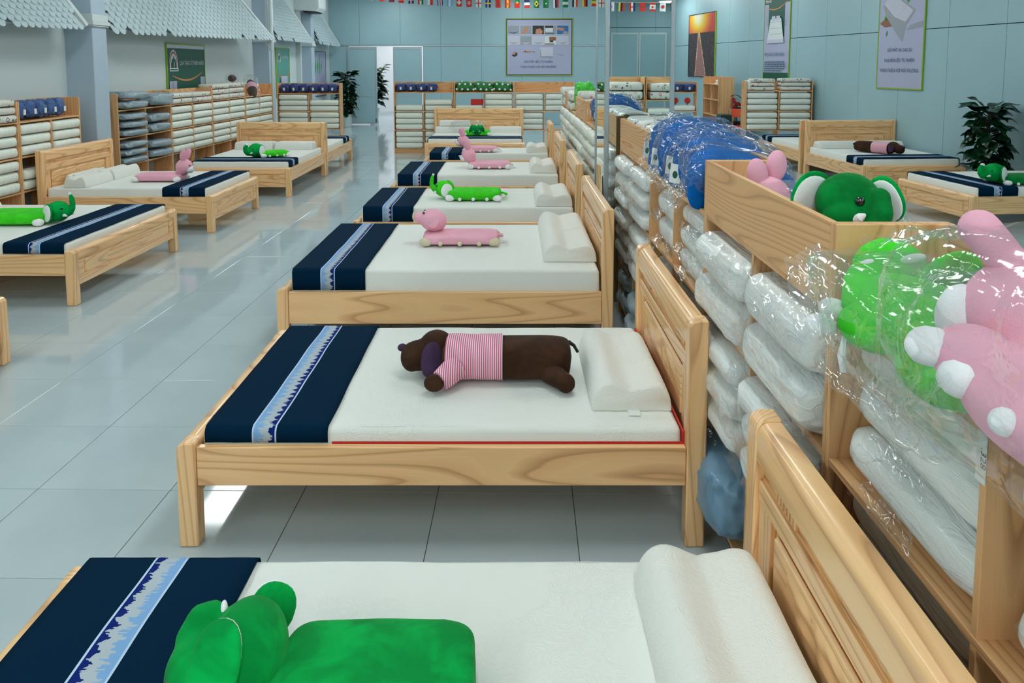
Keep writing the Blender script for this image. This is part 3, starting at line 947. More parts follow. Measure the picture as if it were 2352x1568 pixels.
# pillow poster
p = Poster('tall lilac poster of a knobbly pillow with green leaves and dark lettering', RWM(13.85, 1.5), 1.2, 1.95, MT['print_lilac'], MT['lime_frame'])
p.rect(0, 1.2, 0, 1.95, PRL)
p.poly([(0.24, 1.55), (0.40, 1.95), (1.2, 1.95), (1.2, 1.82), (0.9, 1.60)], PRBR); p.poly([(0.62, 1.95), (0.74, 1.72), (0.92, 1.70), (1.0, 1.95)], PRS); p.poly([(0.95, 1.95), (1.2, 1.95), (1.2, 1.84), (1.0, 1.72)], PRB)
p.poly([(0.2, 1.22), (0.02, 1.12), (0.16, 1.05), (0.42, 1.06)], PRBR)
for a, b, l, k in ((0.52, 1.66, 0.30, -0.2), (0.78, 1.42, 0.46, 0.25)):
    p.poly([(a, b), (a + 0.11 + k * 0.1, b + l * 0.35), (a + k * 0.5, b + l), (a - 0.10 + k * 0.3, b + l * 0.6), (a - 0.11, b + l * 0.3)], PRLEAF, 'leaf_print')
p.poly([(0.10, 1.42), (0.46, 1.78), (0.62, 1.50), (0.98, 1.30), (0.74, 1.06), (0.66, 0.78), (0.36, 1.06), (0.16, 1.28)], PRK, 'pillow_print')
p.poly([(0.13, 1.45), (0.45, 1.74), (0.60, 1.48), (0.92, 1.30), (0.72, 1.12), (0.42, 1.22)], PRL2, 'pillow_print')
mb = MB(); y = p.y()
for i in range(11):
    for j in range(8):
        a = 0.17 + 0.027 * i + 0.052 * j; b = 1.44 + 0.024 * i - 0.032 * j
        mb.add([(a, y, b), (a + 0.014, y, b - 0.010), (a + 0.018, y, b + 0.010)], [(0, 1, 2)])
mb.build('knob_print', PRK, p.t)
p.poly([(0.76, 0.98), (0.86, 1.06), (1.18, 1.12), (1.18, 1.02)], PRK)
for a, b in ((0.12, 1.62), (0.22, 0.88), (0.16, 1.14)): p.poly([(a, b), (a + 0.035, b + 0.05), (a + 0.02, b + 0.12), (a - 0.02, b + 0.06)], PRLEAF, 'leaf_print')
p.text(0.60, 0.62, 'GỐI MÁT XA CAO SU', 0.085, PRT, 0.66); p.text(0.60, 0.445, 'NGUYÊN LIỆU TỰ NHIÊN', 0.085, PRT, 0.80); p.text(0.60, 0.27, 'THÂN THIỆN VỚI MÔI TRƯỜNG', 0.085, PRT, 1.04)

# ---- bunting
FC = {k: plain('flag_' + k, srgb(*v), 0.7) for k, v in dict(red=(214, 52, 42), white=(226, 230, 232), blue=(30, 60, 150), navy=(24, 34, 84), green=(20, 120, 70), yellow=(226, 206, 50), sky=(96, 176, 220), black=(26, 26, 30), maroon=(134, 28, 62), orange=(224, 100, 50)).items()}
FN = list(FC)
def flag(spec, parent, x, z, tilt):
    kind, cols, emb = spec
    mb = MB()
    w, h, m = 0.14, 0.21, len(cols)
    cur = lambda a, b: (a, 0.006 * sin(a * 40 + x * 9), b)
    for k, c in enumerate(cols):
        if kind == 'v': x0, x1, z0, z1 = -w / 2 + w * k / m, -w / 2 + w * (k + 1) / m, -h, 0
        else: x0, x1, z0, z1 = -w / 2, w / 2, -h * (k + 1) / m, -h * k / m
        mb.grid(lambda u, v: cur(x0 + (x1 - x0) * u, z0 + (z1 - z0) * v), 5, 2, mi=FN.index(c))
    for e in emb:
        for sgn in (-1, 1):
            y = 0.0075 * sgn
            if e[0] == 'd': mb.disc((e[3] if len(e) > 3 else 0, y * (1 + 0.1 * emb.index(e)), -h / 2 + (e[4] if len(e) > 4 else 0)), e[2], 'y', 10, FN.index(e[1]))
            elif e[0] == 'x':
                t_ = e[2]; y *= 1 + 0.1 * emb.index(e)
                ox = e[3] if len(e) > 3 else 0
                a, b = (w / 2, h / 2) if len(e) < 5 else (e[4], e[4])
                mb.add([(-a, y, -h / 2 - t_ + ox), (a, y, -h / 2 - t_ + ox), (a, y, -h / 2 + t_ + ox), (-a, y, -h / 2 + t_ + ox)], [(0, 1, 2, 3)], FN.index(e[1]))
                mb.add([(-t_, y * 1.02, -h / 2 - b), (t_, y * 1.02, -h / 2 - b), (t_, y * 1.02, -h / 2 + b), (-t_, y * 1.02, -h / 2 + b)], [(0, 1, 2, 3)], FN.index(e[1]))
            elif e[0] == 'l':
                q = e[2]
                mb.add([(-q, y, -h / 2), (0, y, -h / 2 - q * 1.4), (q, y, -h / 2), (0, y, -h / 2 + q * 1.4)], [(0, 1, 2, 3)], FN.index(e[1]))
    o = mb.build('flag', [FC[k] for k in FN], parent)
    o.matrix_basis = TR(x, 0, z, 0, 0, tilt)
FL = [('h', ['red', 'white'], [('d', 'black', 0.03, 0, -0.04)]), ('v', ['white', 'red'], []), ('h', ['white', 'red'], []), ('h', ['blue'], [('d', 'white', 0.012, 0.03, 0.02), ('d', 'white', 0.012, -0.03, -0.05), ('d', 'white', 0.014, 0.02, -0.06)]),
      ('v', ['red', 'white', 'red'], []), ('h', ['red'], [('d', 'white', 0.04), ('d', 'red', 0.022)]), ('h', ['maroon'], []), ('h', ['green', 'white', 'red'], [('d', 'green', 0.018)]),
      ('h', ['navy'], [('x', 'white', 0.022), ('x', 'red', 0.011)]), ('v', ['red', 'white', 'green'], [('d', 'black', 0.014)]), ('v', ['white', 'red'], []), ('v', ['blue', 'white', 'red', 'white', 'blue'], []),
      ('v', ['sky', 'white', 'sky'], [('d', 'yellow', 0.014)]), ('h', ['red'], [('x', 'white', 0.02, 0, 0.055)]), ('h', ['red'], [('d', 'white', 0.04), ('d', 'red', 0.022)]), ('h', ['white'], [('x', 'red', 0.013)]),
      ('h', ['blue'], [('x', 'yellow', 0.015)]), ('h', ['red'], [('d', 'green', 0.022)]), ('v', ['red', 'yellow', 'red'], [('d', 'maroon', 0.016)]), ('h', ['green', 'red', 'red'], [('d', 'yellow', 0.025, 0, 0.03)]),
      ('h', ['navy', 'white', 'red'], []), ('h', ['green'], [('l', 'yellow', 0.058), ('d', 'navy', 0.026)]), ('h', ['green'], [('d', 'white', 0.02)]), ('v', ['white', 'navy', 'red'], []),
      ('h', ['green', 'white', 'green'], []), ('v', ['black', 'white', 'red'], [('d', 'yellow', 0.014)]), ('v', ['yellow', 'red', 'black'], []), ('h', ['green', 'yellow', 'red'], [])]
t = thing('flag_bunting', 'string of small national flags hung across the far end', 'bunting', TR(0, 20.0, 0))
zc = lambda x: 3.56 + 0.013 * (x - 0.3) ** 2
MB().tube([(-5.78 + 0.36 * k, 0, zc(-5.78 + 0.36 * k)) for k in range(32)], 0.004, 5).build('cord', MT['cord'], t)
k = 0
x = -4.57
while x < 5.1:
    flag(FL[k % len(FL)], t, x, zc(x) - 0.003, 0.03 * sin(k * 2.1))
    x += 0.2475; k += 1
t = thing('flag_bunting', 'string of national flags seen in the mirrored column', 'bunting', TR(0, -6.65, 0))
zc2 = lambda x: 3.37 + 0.012 * (x - 3.2) ** 2
MB().tube([(-3.0 + 0.5 * k, 0, zc2(-3.0 + 0.5 * k)) for k in range(25)], 0.004, 5).build('cord', MT['cord'], t)
FM = [('v', ['blue', 'white'], [('d', 'red', 0.02)]), ('v', ['yellow', 'navy', 'red'], [('d', 'black', 0.02)]), ('v', ['red', 'white', 'navy'], [('d', 'orange', 0.022)]), ('h', ['red'], [('d', 'green', 0.02)]),
      ('h', ['red', 'white', 'white', 'red'], [('d', 'red', 0.026)]), ('h', ['white'], [('d', 'red', 0.042)]), ('v', ['black', 'red', 'yellow'], [])]
for k in range(-6, 13):
    x = 2.36 + 0.245 * k
    flag(FM[k % 7], t, x, zc2(x) - 0.003, 0.05 * sin(k * 1.7))
# ================================================================ shelf units
TK = 0.018
LEV = (0.10, 0.485, 0.872, 1.262)
class Shelf:
    """local frame: x along the unit, y from the open front to the back, z up"""
    def __init__(s, label, nick, M, L=1.295, D=0.30, H=1.495, lev=LEV, back=True, bays=('first bay', 'second bay'), group=None):
        s.L, s.D, s.H, s.lev, s.M, s.nick, s.bays = L, D, H, lev, M, nick, bays
        t = s.t = thing('shelf_unit', label, 'shelf', M, group)
        g = 0.0015
        for x in (0.002, L - TK - 0.002):
            MB().box(x, x + TK, 0, D, 0, H).build('side_panel', MT['laminate_z'], t, bevel=0.0015)
        xm = L / 2
        MB().box(xm - TK / 2, xm + TK / 2, 0.004, D - 0.002, lev[0] + TK / 2, lev[-1] - TK / 2).build('divider', MT['laminate_z'], t, bevel=0.001)
        for z in lev:
            MB().box(TK + 0.002 + g, L - TK - 0.002 - g, 0.002, D - 0.002, z - TK / 2, z + TK / 2).build('shelf_board', MT['laminate_x'], t, bevel=0.001)
        if back:
            MB().box(TK + 0.002, L - TK - 0.002, D - TK, D, lev[-1] + TK / 2, H).build('tray_back', MT['laminate_x'], t, bevel=0.0015)
        MB().box(TK + 0.002, L - TK - 0.002, 0.02, 0.04, 0.0, lev[0] - TK / 2).build('plinth', MT['laminate_x'], t)
    def bay(s, c, r):
        x0 = TK + 0.004 if c == 0 else s.L / 2 + TK / 2 + 0.002
        x1 = s.L / 2 - TK / 2 - 0.002 if c == 0 else s.L - TK - 0.004
        return x0, x1, s.lev[r] + TK / 2 + 0.001

ROLLC = {}
RNG = random.Random(11)
def roll_mesh(kind, L, D, H, lod, var):
    k = (kind, lod, round(L, 2), round(D, 2), round(H, 3), lod, var)
    if k in ROLLC: return ROLLC[k]
    soft = kind in ('roll_grey', 'roll_bluegrey')
    nu, nv = ((16, 10) if lod == 0 else (44, 40)) if not soft else (40, 30)
    mb = MB().ell((0, 0, 0), (L / 2, D / 2, H / 2), nu, nv, (0.20 if lod == 0 else 0.26) if not soft else 0.45, (0.40 if lod == 0 else 0.62) if not soft else 0.6,
                  dis=((0.035 if lod == 0 else 0.07) if not soft else 0.26), fr=(7.0 if not soft else 8.0), seed=var * 9.1 + 1)
    nm = 'bedding_roll' if not soft else 'grey_bag'
    me = mb.mesh(nm, MT['roll_white_near' if (lod == 1 and kind == 'roll_white') else kind], smooth=True, sharp=None)
    ROLLC[k] = me
    return me
def film_mesh(L, D, H, var):
    k = ('film', round(L, 2), round(D, 2), round(H, 3), var)
    if k in ROLLC: return ROLLC[k]
    mb = MB()
    rn = random.Random(var)
    for q in range(2):     # loose flaps of film on the open side
        x0 = rn.uniform(-0.2, 0.2) * L
        w, h = rn.uniform(0.08, 0.14), rn.uniform(0.02, 0.05)
        mb.grid(lambda u, v: (x0 + w * (u - 0.5) * (1 + 0.7 * v), -D / 2 * 1.0 - h * v, -0.02 + 0.03 * mnoise.noise((u * 5 + var, v * 4, q)) - 0.05 * v * v), 9, 6)
    me = mb.mesh('plastic_wrap', MT['film'], smooth=True, sharp=None)
    ROLLC[k] = me
    return me

UP = ['lowest', 'second-up', 'third-up', 'fourth-up', 'fifth-up']
def put_roll(M, label, kind, L, D, H, lod=0, var=0, name='bedding_roll', cat='roll', group='rolled bedding'):
    o = link(name, roll_mesh(kind, L, D, H, lod, var), None, None, M)
    tag(o, label, cat, group)
    if lod == 1:
        link('plastic_wrap', film_mesh(L, D, H, var), o)
    return o
ROWN_ = ['bottom row', 'middle row', 'top row', 'tray']
def bay_film(s, c, r, o, seed, out, drop=0.06):
    """loose film hanging in front of a stack; a part of its top roll (o)"""
    x0, x1, z0 = s.bay(c, r)
    z1 = z0 + 0.35
    ws = -1 if s in (sm0, sm2) else 1
    yb = 0.0 if ws < 0 else s.D
    def f(u, v):
        x = x0 - 0.01 + (x1 - x0 + 0.02) * u
        z = z1 - (0.36 + drop) * v
        n1 = mnoise.noise((u * 3 + seed, v * 2.2, seed)); n2 = 1 - min(1, 3.5 * abs(mnoise.noise((u * 4 + v * 3 + seed, v * 5 - u * 2, 1.0))))
        return (x + 0.01 * n1, yb + ws * (out * sin(PI * min(1, v * 1.15 + 0.08)) + 0.014 * n1 + 0.012 * n2 + 0.006), z + 0.015 * n1)
    k = link('plastic_wrap', MB().grid(f, 34, 34).mesh('plastic_wrap', MT['film'], smooth=True, sharp=None), o)
    k.matrix_parent_inverse = o.matrix_basis.inverted()
    k.matrix_basis = s.M

def fill(s, c, r, n, kind='roll_white', H=0.12, lod=0, y=0.0, D=None, L=None, desc='white wrapped roll', shrink=1.0, group='rolled bedding', cat='roll', name='bedding_roll', zoff=0.0):
    x0, x1, z0 = s.bay(c, r)
    L = (x1 - x0 - 0.012) * shrink if L is None else L
    D = s.D + 0.02 if D is None else D
    for k in range(n):
        v = RNG.randrange(4)
        M = s.M @ TR((x0 + x1) / 2 + RNG.uniform(-0.003, 0.003), s.D / 2 - 0.015 + y + RNG.uniform(-0.012, 0.012), z0 + zoff + H * (k + 0.5) + 0.0005 * k, 0, 0, 0)
        o = put_roll(M, f'{UP[k]} {desc}, {ROWN_[r]}, {s.bays[c]}, {s.nick}', kind, L, D, H - 0.001, lod, v, name, cat, f'{group} on the {s.nick}')
    return o

# placements: +X facing (left wall), -Y facing (back), -X facing (centre row)
FX = lambda x, y, dz=0.0: TR(x, y, 0, PI / 2 + dz)      # front faces +X, local x -> +Y
FMX = lambda x, y, dz=0.0: TR(x, y, 0, -PI / 2 + dz)    # front faces -X, local x -> -Y
lb = ('near bay', 'far bay')
sl0 = Shelf('oak shelf unit topped with heart-print rolls, ahead of the blue-plush shelf', 'first wall shelf', FX(-5.424, 7.08), L=1.37, bays=lb)
sl1 = Shelf('oak shelf unit with a row of bagged blue plush on top, before the column', 'blue-plush wall shelf', FX(-5.424, 8.455), L=1.21, bays=lb)
dl = -0.0393
PL = lambda k: (-5.424 + 0.0393 * 1.526 * k, 10.586 + 1.526 * k)
sg = [Shelf(lab, nick, FX(*PL(k), dl), L=1.522, bays=lb) for k, (lab, nick) in enumerate((
    ('oak shelf unit stuffed with grey plastic bags, just past the column', 'grey-bag shelf'),
    ('oak shelf unit with long printed packs on top, next to grey-bag shelf', 'shelf beside the grey-bag shelf'),
    ('oak shelf unit with tall printed stack on top, under brown plush', 'shelf with the printed stack'),
    ('oak shelf unit with bagged pink and brown plush on top, by the pipe', 'shelf by the pipe')))]
s3 = Shelf('oak shelf unit topped with navy plush, beside the potted plant', 'navy-plush shelf', TR(-5.17, 16.95, 0), L=1.39, bays=('pipe-side bay', 'plant-side bay'))
sb = [Shelf(lab, nick, TR(-2.535 + 1.29 * k, 16.5, 0), L=1.285, H=1.53, lev=(0.10, 0.50, 0.905, 1.305), bays=('door-side bay', 'mirror-side bay')) for k, (lab, nick) in enumerate((
    ('oak shelf unit beside the sliding door opening, navy plush on top', 'shelf by the sliding door'),
    ('oak shelf unit topped with spotted green plush against the back wall', 'green-plush shelf'),
    ('oak shelf unit behind the headboard with an empty tray on top', 'shelf behind the double headboard')))]
sb5 = Shelf('oak shelf unit partly hidden behind the mirrored column', 'shelf behind mirrored column', TR(2.68, 16.5, 0), L=1.285, H=1.53, lev=(0.10, 0.50, 0.905, 1.305), bays=('hidden bay', 'open bay'))
rs = Shelf('oak shelf unit topped with heart-print rolls below the mattress banner', 'heart-print shelf', TR(4.82, 15.9, 0, -0.02), L=1.375, D=0.34, H=1.565, lev=(0.15, 0.545, 0.95, 1.36), bays=('banner-side bay', 'wall-side bay'))
ns = Shelf('narrow tall oak shelf unit, mostly empty, below the sunset picture', 'tall empty shelf', FMX(5.0, 20.2), L=1.5, D=0.38, H=1.60, lev=(0.27, 0.65, 1.03, 1.41), bays=('far bay', 'near bay'))
mbay = ('far bay', 'near bay')
ML, MX = 1.295, 0.82
MY = lambda k: 1.933 + ML * (k - 1)
sm0 = Shelf('oak shelf unit in front, heaped with bagged green and pink toys', 'front centre shelf', FMX(MX, MY(1)), L=ML, bays=mbay)
sm1 = Shelf('oak shelf unit whose top tray holds plush elephant and pink rabbit ears', 'plush-tray shelf', TR(MX + 0.30, MY(1), 0, PI / 2), L=ML, bays=('near bay', 'far bay'))
sm2 = Shelf('oak shelf unit carrying the heap of bagged blue plush', 'blue-heap shelf', FMX(MX, MY(3)), L=ML, bays=mbay)
sm3 = Shelf('oak shelf unit touching the mirrored column, animal-print pack in its tray', 'shelf touching the mirror', TR(MX + 0.30, MY(3), 0, PI / 2), L=ML, bays=('near bay', 'far bay'))
sm4 = []
y0 = 7.30
for k, (lab, nick) in enumerate((
        ('oak shelf unit just past the mirrored column, blue plush on top', 'first shelf past the mirror'),
        ('oak shelf unit second past the mirrored column, heart-print packs on top', 'second shelf past the mirror'),
        ('oak shelf unit third past the mirrored column, lime plush on top', 'third shelf past the mirror'),
        ('oak shelf unit fourth past the mirrored column, dotted pack on top', 'fourth shelf past the mirror'))):
    if k % 2 == 0: sm4.append(Shelf(lab, nick, FMX(MX, y0 + ML - 0.004), L=ML, bays=mbay))
    else: sm4.append(Shelf(lab, nick, TR(MX + 0.30, y0, 0, PI / 2), L=ML, bays=('near bay', 'far bay')))
    y0 += ML
sr = [Shelf(lab, nick, TR(x, -1.94, 0, PI), L=1.3, H=1.68, D=0.42, bays=('outer bay', 'inner bay')) for x, lab, nick in (
    (2.38, 'oak shelf unit reflected in the mirror, heart-print stack on its tray', 'reflected shelf'),
    (3.69, 'oak shelf unit reflected in the mirror beside the aluminium corner', 'second reflected shelf'))]

# ---- contents: (shelf, bay, row, count)
W = 'white wrapped roll'
for s, c, r, n in [(sl0, 1, 2, 3), (sl0, 1, 1, 3), (sl0, 0, 2, 3), (sl1, 0, 2, 3), (sl1, 1, 2, 3), (sl1, 0, 1, 2),
                   (sg[1], 0, 2, 3), (sg[1], 1, 2, 3), (sg[1], 0, 1, 3), (sg[1], 1, 1, 3), (sg[2], 0, 2, 3), (sg[2], 1, 2, 3), (sg[2], 0, 1, 3), (sg[2], 1, 1, 3),
                   (sg[3], 0, 2, 3), (sg[3], 1, 2, 3), (sg[3], 0, 1, 3), (sg[3], 1, 1, 3),
                   (s3, 0, 2, 3), (s3, 1, 2, 2), (s3, 0, 1, 3), (s3, 1, 1, 3), (s3, 1, 0, 2),
                   (sb[0], 0, 2, 1), (sb[0], 1, 2, 2), (sb[0], 0, 1, 3), (sb[0], 1, 1, 3), (sb[0], 0, 0, 3), (sb[0], 1, 0, 3),
                   (sb[1], 0, 2, 1), (sb[1], 1, 2, 3), (sb[2], 0, 2, 3), (sb[2], 1, 2, 3), (sb[2], 0, 1, 3),
                   (sb5, 1, 2, 1), (sb5, 1, 1, 2), (sb5, 0, 2, 2),
                   (rs, 0, 2, 3), (rs, 1, 2, 3), (rs, 0, 1, 3), (rs, 1, 1, 3),
                   (sr[0], 0, 2, 2), (sr[0], 1, 2, 2), (sr[1], 1, 2, 2), (sr[1], 0, 2, 2), (sr[0], 0, 1, 2), (sr[0], 1, 1, 2), (sr[1], 1, 1, 2)]:
    fill(s, c, r, n, H=0.122 if s in (s3, rs) or s in sb else 0.118)
for s, a in ((sm0, 1), (sm1, 1), (sm2, 1), (sm3, 1)):
    for c in (0, 1):
        for r in (2, 1):
            off, hh, dd, nn = {id(sm0): (0.025, 0.121, 0.27, 3), id(sm1): (0.065, 0.168 if r == 2 else 0.12, 0.33, 2 if r == 2 else 3), id(sm2): (0.03, 0.15 if c == 0 else 0.112, 0.29, 2 if c == 0 else 3), id(sm3): (0.06, 0.118, 0.33, 3)}[id(s)]
            o = fill(s, c, r, nn, H=hh, lod=1, y=off, D=dd)
            if s in (sm1, sm3): bay_film(s, c, r, o, s.L * 3 + c * 2.7 + r, 0.075 if s is sm1 else 0.06)
for s in sm4:
    for c in (0, 1):
        for r in (2, 1):
            fill(s, c, r, 3, H=0.12, y=(-0.03 if s in (sm4[0], sm4[2]) else 0.05), D=0.34)
# grey bags
GB = dict(kind='roll_grey', desc='crumpled grey bag', group='grey bags', cat='bag', name='grey_bag')
fill(sg[0], 0, 2, 3, H=0.115, D=0.42, y=-0.05, **GB); fill(sg[0], 1, 2, 2, H=0.15, D=0.40, y=-0.03, **GB)
fill(sg[0], 0, 1, 3, H=0.11, D=0.42, y=-0.05, **GB); fill(sg[0], 1, 1, 2, H=0.14, D=0.40, y=-0.03, **GB)
fill(sg[0], 0, 3, 2, H=0.13, D=0.46, y=-0.06, **GB); fill(sg[0], 1, 3, 1, H=0.22, D=0.44, y=-0.06, **GB)
fill(sm3, 0, 0, 2, H=0.15, D=0.38, y=0.06, **GB); fill(sm3, 1, 0, 2, H=0.15, D=0.36, y=0.04, **GB)
fill(sm1, 1, 0, 1, H=0.32, D=0.42, y=0.075, kind='roll_bluegrey', desc='blue-grey pillow in loose bag', group='grey bags', cat='bag', name='grey_bag')
# printed packs on the trays
PH = dict(kind='roll_hearts', desc='heart-print wrapped pack', group='printed packs', cat='pack', name='printed_pack')
fill(sl0, 1, 3, 3, H=0.085, **PH)
fill(sg[1], 0, 3, 2, H=0.09, **PH); fill(sg[1], 1, 3, 2, H=0.085, **PH)
fill(sg[2], 0, 3, 3, H=0.095, **PH); fill(sg[2], 1, 3, 3, H=0.098, **PH)
fill(rs, 1, 3, 3, H=0.085, L=0.62, **PH); fill(rs, 0, 3, 3, H=0.082, L=0.50, **PH)
put_roll(rs.M @ TR(0.075, 0.16, 1.36 + TK / 2 + 0.105, 0, 0, PI / 2), 'small white wrapped roll standing at the tray end, heart-print shelf', 'roll_white', 0.20, 0.26, 0.09, 0, 1)
fill(sr[0], 0, 3, 2, H=0.16, L=0.60, **PH); fill(sr[0], 1, 3, 2, H=0.12, L=0.3, **PH); fill(sr[1], 1, 3, 2, H=0.15, L=0.5, **PH)
fill(sm4[1], 0, 3, 2, H=0.11, **PH); fill(sm4[1], 1, 3, 3, H=0.10, **PH)
fill(sm4[2], 0, 3, 2, H=0.12, **PH)
PA = dict(kind='roll_animals', desc='animal-print wrapped pack', group='printed packs', cat='pack', name='printed_pack')
fill(sm3, 0, 3, 2, H=0.127, D=0.27, y=0.0, lod=1, **PA); fill(sm3, 1, 3, 2, H=0.127, D=0.27, lod=1, **PA)
PD = dict(kind='roll_dots', desc='dotted wrapped pack', group='printed packs', cat='pack', name='printed_pack')
fill(sm4[3], 0, 3, 2, H=0.12, **PD); fill(sm4[3], 1, 3, 2, H=0.14, D=0.42, **PD)

# bagged plush on far trays: one upright bag each
def tray_plush(s, n, kind, x0, x1, h, D, desc, group, seed, z=3, lean=0.25):
    rn = random.Random(seed)
    w = (x1 - x0) / n
    me = None
    for k in range(n):
        t = thing('bagged_plush', f'{["first", "second", "third", "fourth", "fifth", "sixth", "seventh"][k]} {desc}, {s.nick}', 'plush toy',
                  s.M @ TR(x0 + w * (k + 0.5), s.D / 2 - 0.01, s.lev[z] + TK / 2 + h * 0.5 + 0.002, 0, 0, rn.uniform(-lean, lean) * 0.4), f'{group} on the {s.nick}')
        m = MB().ell((0, 0, 0), (w * 0.64, D / 2, h * 0.54), 40, 26, 0.6, 0.6, dis=0.36, fr=22, seed=rn.uniform(0, 50)).mesh('toy_bag', MT[kind], smooth=True, sharp=None)
        link('toy_bag', m, t)
        if kind == 'roll_green':
            for q in range(7):
                a = (q / 6 - 0.5) * w * 0.9
                MB().ell((a, -D / 2 * sqrt(max(0.1, 1 - (a / (w * 0.62)) ** 2)) + 0.012, (0.05 if q % 2 else -0.06)), (0.024, 0.012, 0.024), 10, 6).build('pom_pom', MT['plush_white'], t, smooth=True)
        else:
            MB().box(-0.02, 0.02, -D / 2 - 0.008, -D / 2 - 0.005, -0.05, 0.01).build('paper_tag', MT['tag_white'], t)
tray_plush(sl1, 5, 'roll_blue', 0.03, 1.0, 0.235, 0.25, 'bagged blue plush from the near end', 'blue plush', 2)
tray_plush(s3, 6, 'roll_navy', 0.05, 1.33, 0.225, 0.26, 'bagged navy plush from the pipe', 'navy plush', 3)
tray_plush(sb[0], 4, 'roll_navy', 0.04, 0.92, 0.20, 0.24, 'navy plush with paper tag from the door', 'navy plush', 4)
tray_plush(sb[1], 3, 'roll_green', 0.04, 1.24, 0.235, 0.27, 'bagged green plush from the door side', 'green plush', 5)
tray_plush(sb5, 4, 'roll_navy', 0.2, 1.25, 0.20, 0.25, 'bagged navy plush behind the mirror', 'navy plush', 6)
tray_plush(sm4[0], 3, 'roll_blue', 0.25, 1.25, 0.30, 0.30, 'bagged blue plush counted from far end', 'blue plush', 7)
tray_plush(sm4[2], 2, 'roll_lime', 0.66, 1.26, 0.42, 0.30, 'bagged lime plush standing high', 'lime plush', 8)
# odd bits
t = tag(MB().box(0, 0.26, 0, 0.2, 0, 0.12).build('red_box', MT['red'], None, bevel=0.006, M=sb[1].M @ TR(0.36, 0.06, 0.905 + 0.122 + 0.012)), 'small red box on the white roll, green-plush shelf', 'box')
for k in range(2):
    t = thing('red_flower', f'red artificial flower on the white roll behind the mirrored column, {"outer" if k else "inner"} one', 'flower', sb5.M @ TR(0.84 + 0.26 * k, 0.12, 0.905 + 0.135))
    MB().tube([(0, 0, 0), (0.0, 0, 0.06)], 0.012, 6).build('stem', MT['stem'], t)
    mb = MB()
    for q in range(6):
        mb.ell((0.035 * cos(q * 1.05), -0.01, 0.09 + 0.035 * sin(q * 1.05)), (0.035, 0.02, 0.035), 8, 6)
    mb.build('bloom', MT['red'], t, smooth=True)
put_roll(sb5.M @ TR(0.74, 0.12, 0.905 + 0.135 + 0.11), 'lime bagged plush on the roll behind the mirrored column', 'roll_lime', 0.14, 0.2, 0.21, 0, 2, 'bagged_plush', 'plush toy', 'lime plush')
# bottle and small things on the tall empty shelf
t = thing('water_bottle', 'clear water bottle standing on the tall empty shelf', 'bottle', ns.M @ TR(1.30, 0.12, 0.65 + TK / 2))
MB().tube([(0, 0, 0), (0, 0, 0.15), (0, 0, 0.19), (0, 0, 0.215)], [0.04, 0.042, 0.02, 0.016], 12).build('bottle_body', MT['film_hazy'], t, smooth=True)
MB().tube([(0, 0, 0.06), (0, 0, 0.13)], 0.0435, 12).build('bottle_label', FC['navy'], t)
MB().tube([(0, 0, 0.215), (0, 0, 0.235)], 0.017, 10).build('cap', FC['blue'], t)
t = thing('tape_dispenser', 'small white desk object on top board of the tall empty shelf', 'ornament', ns.M @ TR(0.9, 0.15, 1.41 + TK / 2))
MB().box(-0.16, 0.16, -0.06, 0.06, 0, 0.03).build('base', MT['tag_white'], t, bevel=0.01); MB().ell((-0.11, 0, 0.065), (0.05, 0.03, 0.045), 12, 8).build('reel', MT['tag_white'], t, smooth=True)
# number tag on the front shelf's divider
t = thing('shelf_tag', 'white paper tag printed .328 stuck to the front shelf divider', 'tag', TR(MX - 0.0005, 1.285, 1.215))
MB().box(-0.0015, 0, -0.014, 0.014, -0.045, 0.045).build('paper', MT['tag_white'], t)
text_mesh('.328', 0.022, MT['black'], t, 'lettering', Matrix.Translation((-0.0019, 0, 0.0)) @ Euler((PI / 2, PI / 2, -PI / 2)).to_matrix().to_4x4(), None, ext=0.0)

# grey sheet folds hanging out between shelf and bed
# ================================================================ beds
def arc(cx, cy, r, a0, a1, n=5):
    return [(cx + r * cos(a0 + (a1 - a0) * k / n), cy + r * sin(a0 + (a1 - a0) * k / n)) for k in range(n + 1)]

def carving(x, y0, y1, z0, z1, nx, seed, name, parent, depth=0.006):
    """low scrolling relief on a panel that faces -x"""
    def f(u, v):
        y, z = y0 + (y1 - y0) * u, z0 + (z1 - z0) * v
        w = min(u, 1 - u, v, 1 - v) * 8
        q = Vector((y * 9 + seed, z * 22, seed))
        h = sin(7 * mnoise.noise(q) + 3 * mnoise.noise(q * 2.1)) * min(1, w)
        return (x - depth * (0.4 + 0.6 * h) * min(1, w), y, z)
    mb = MB().grid(f, nx, 11, flip=True)
    return mb.build(name, MT['bed_wood_y'], parent, smooth=True, sharp=None)

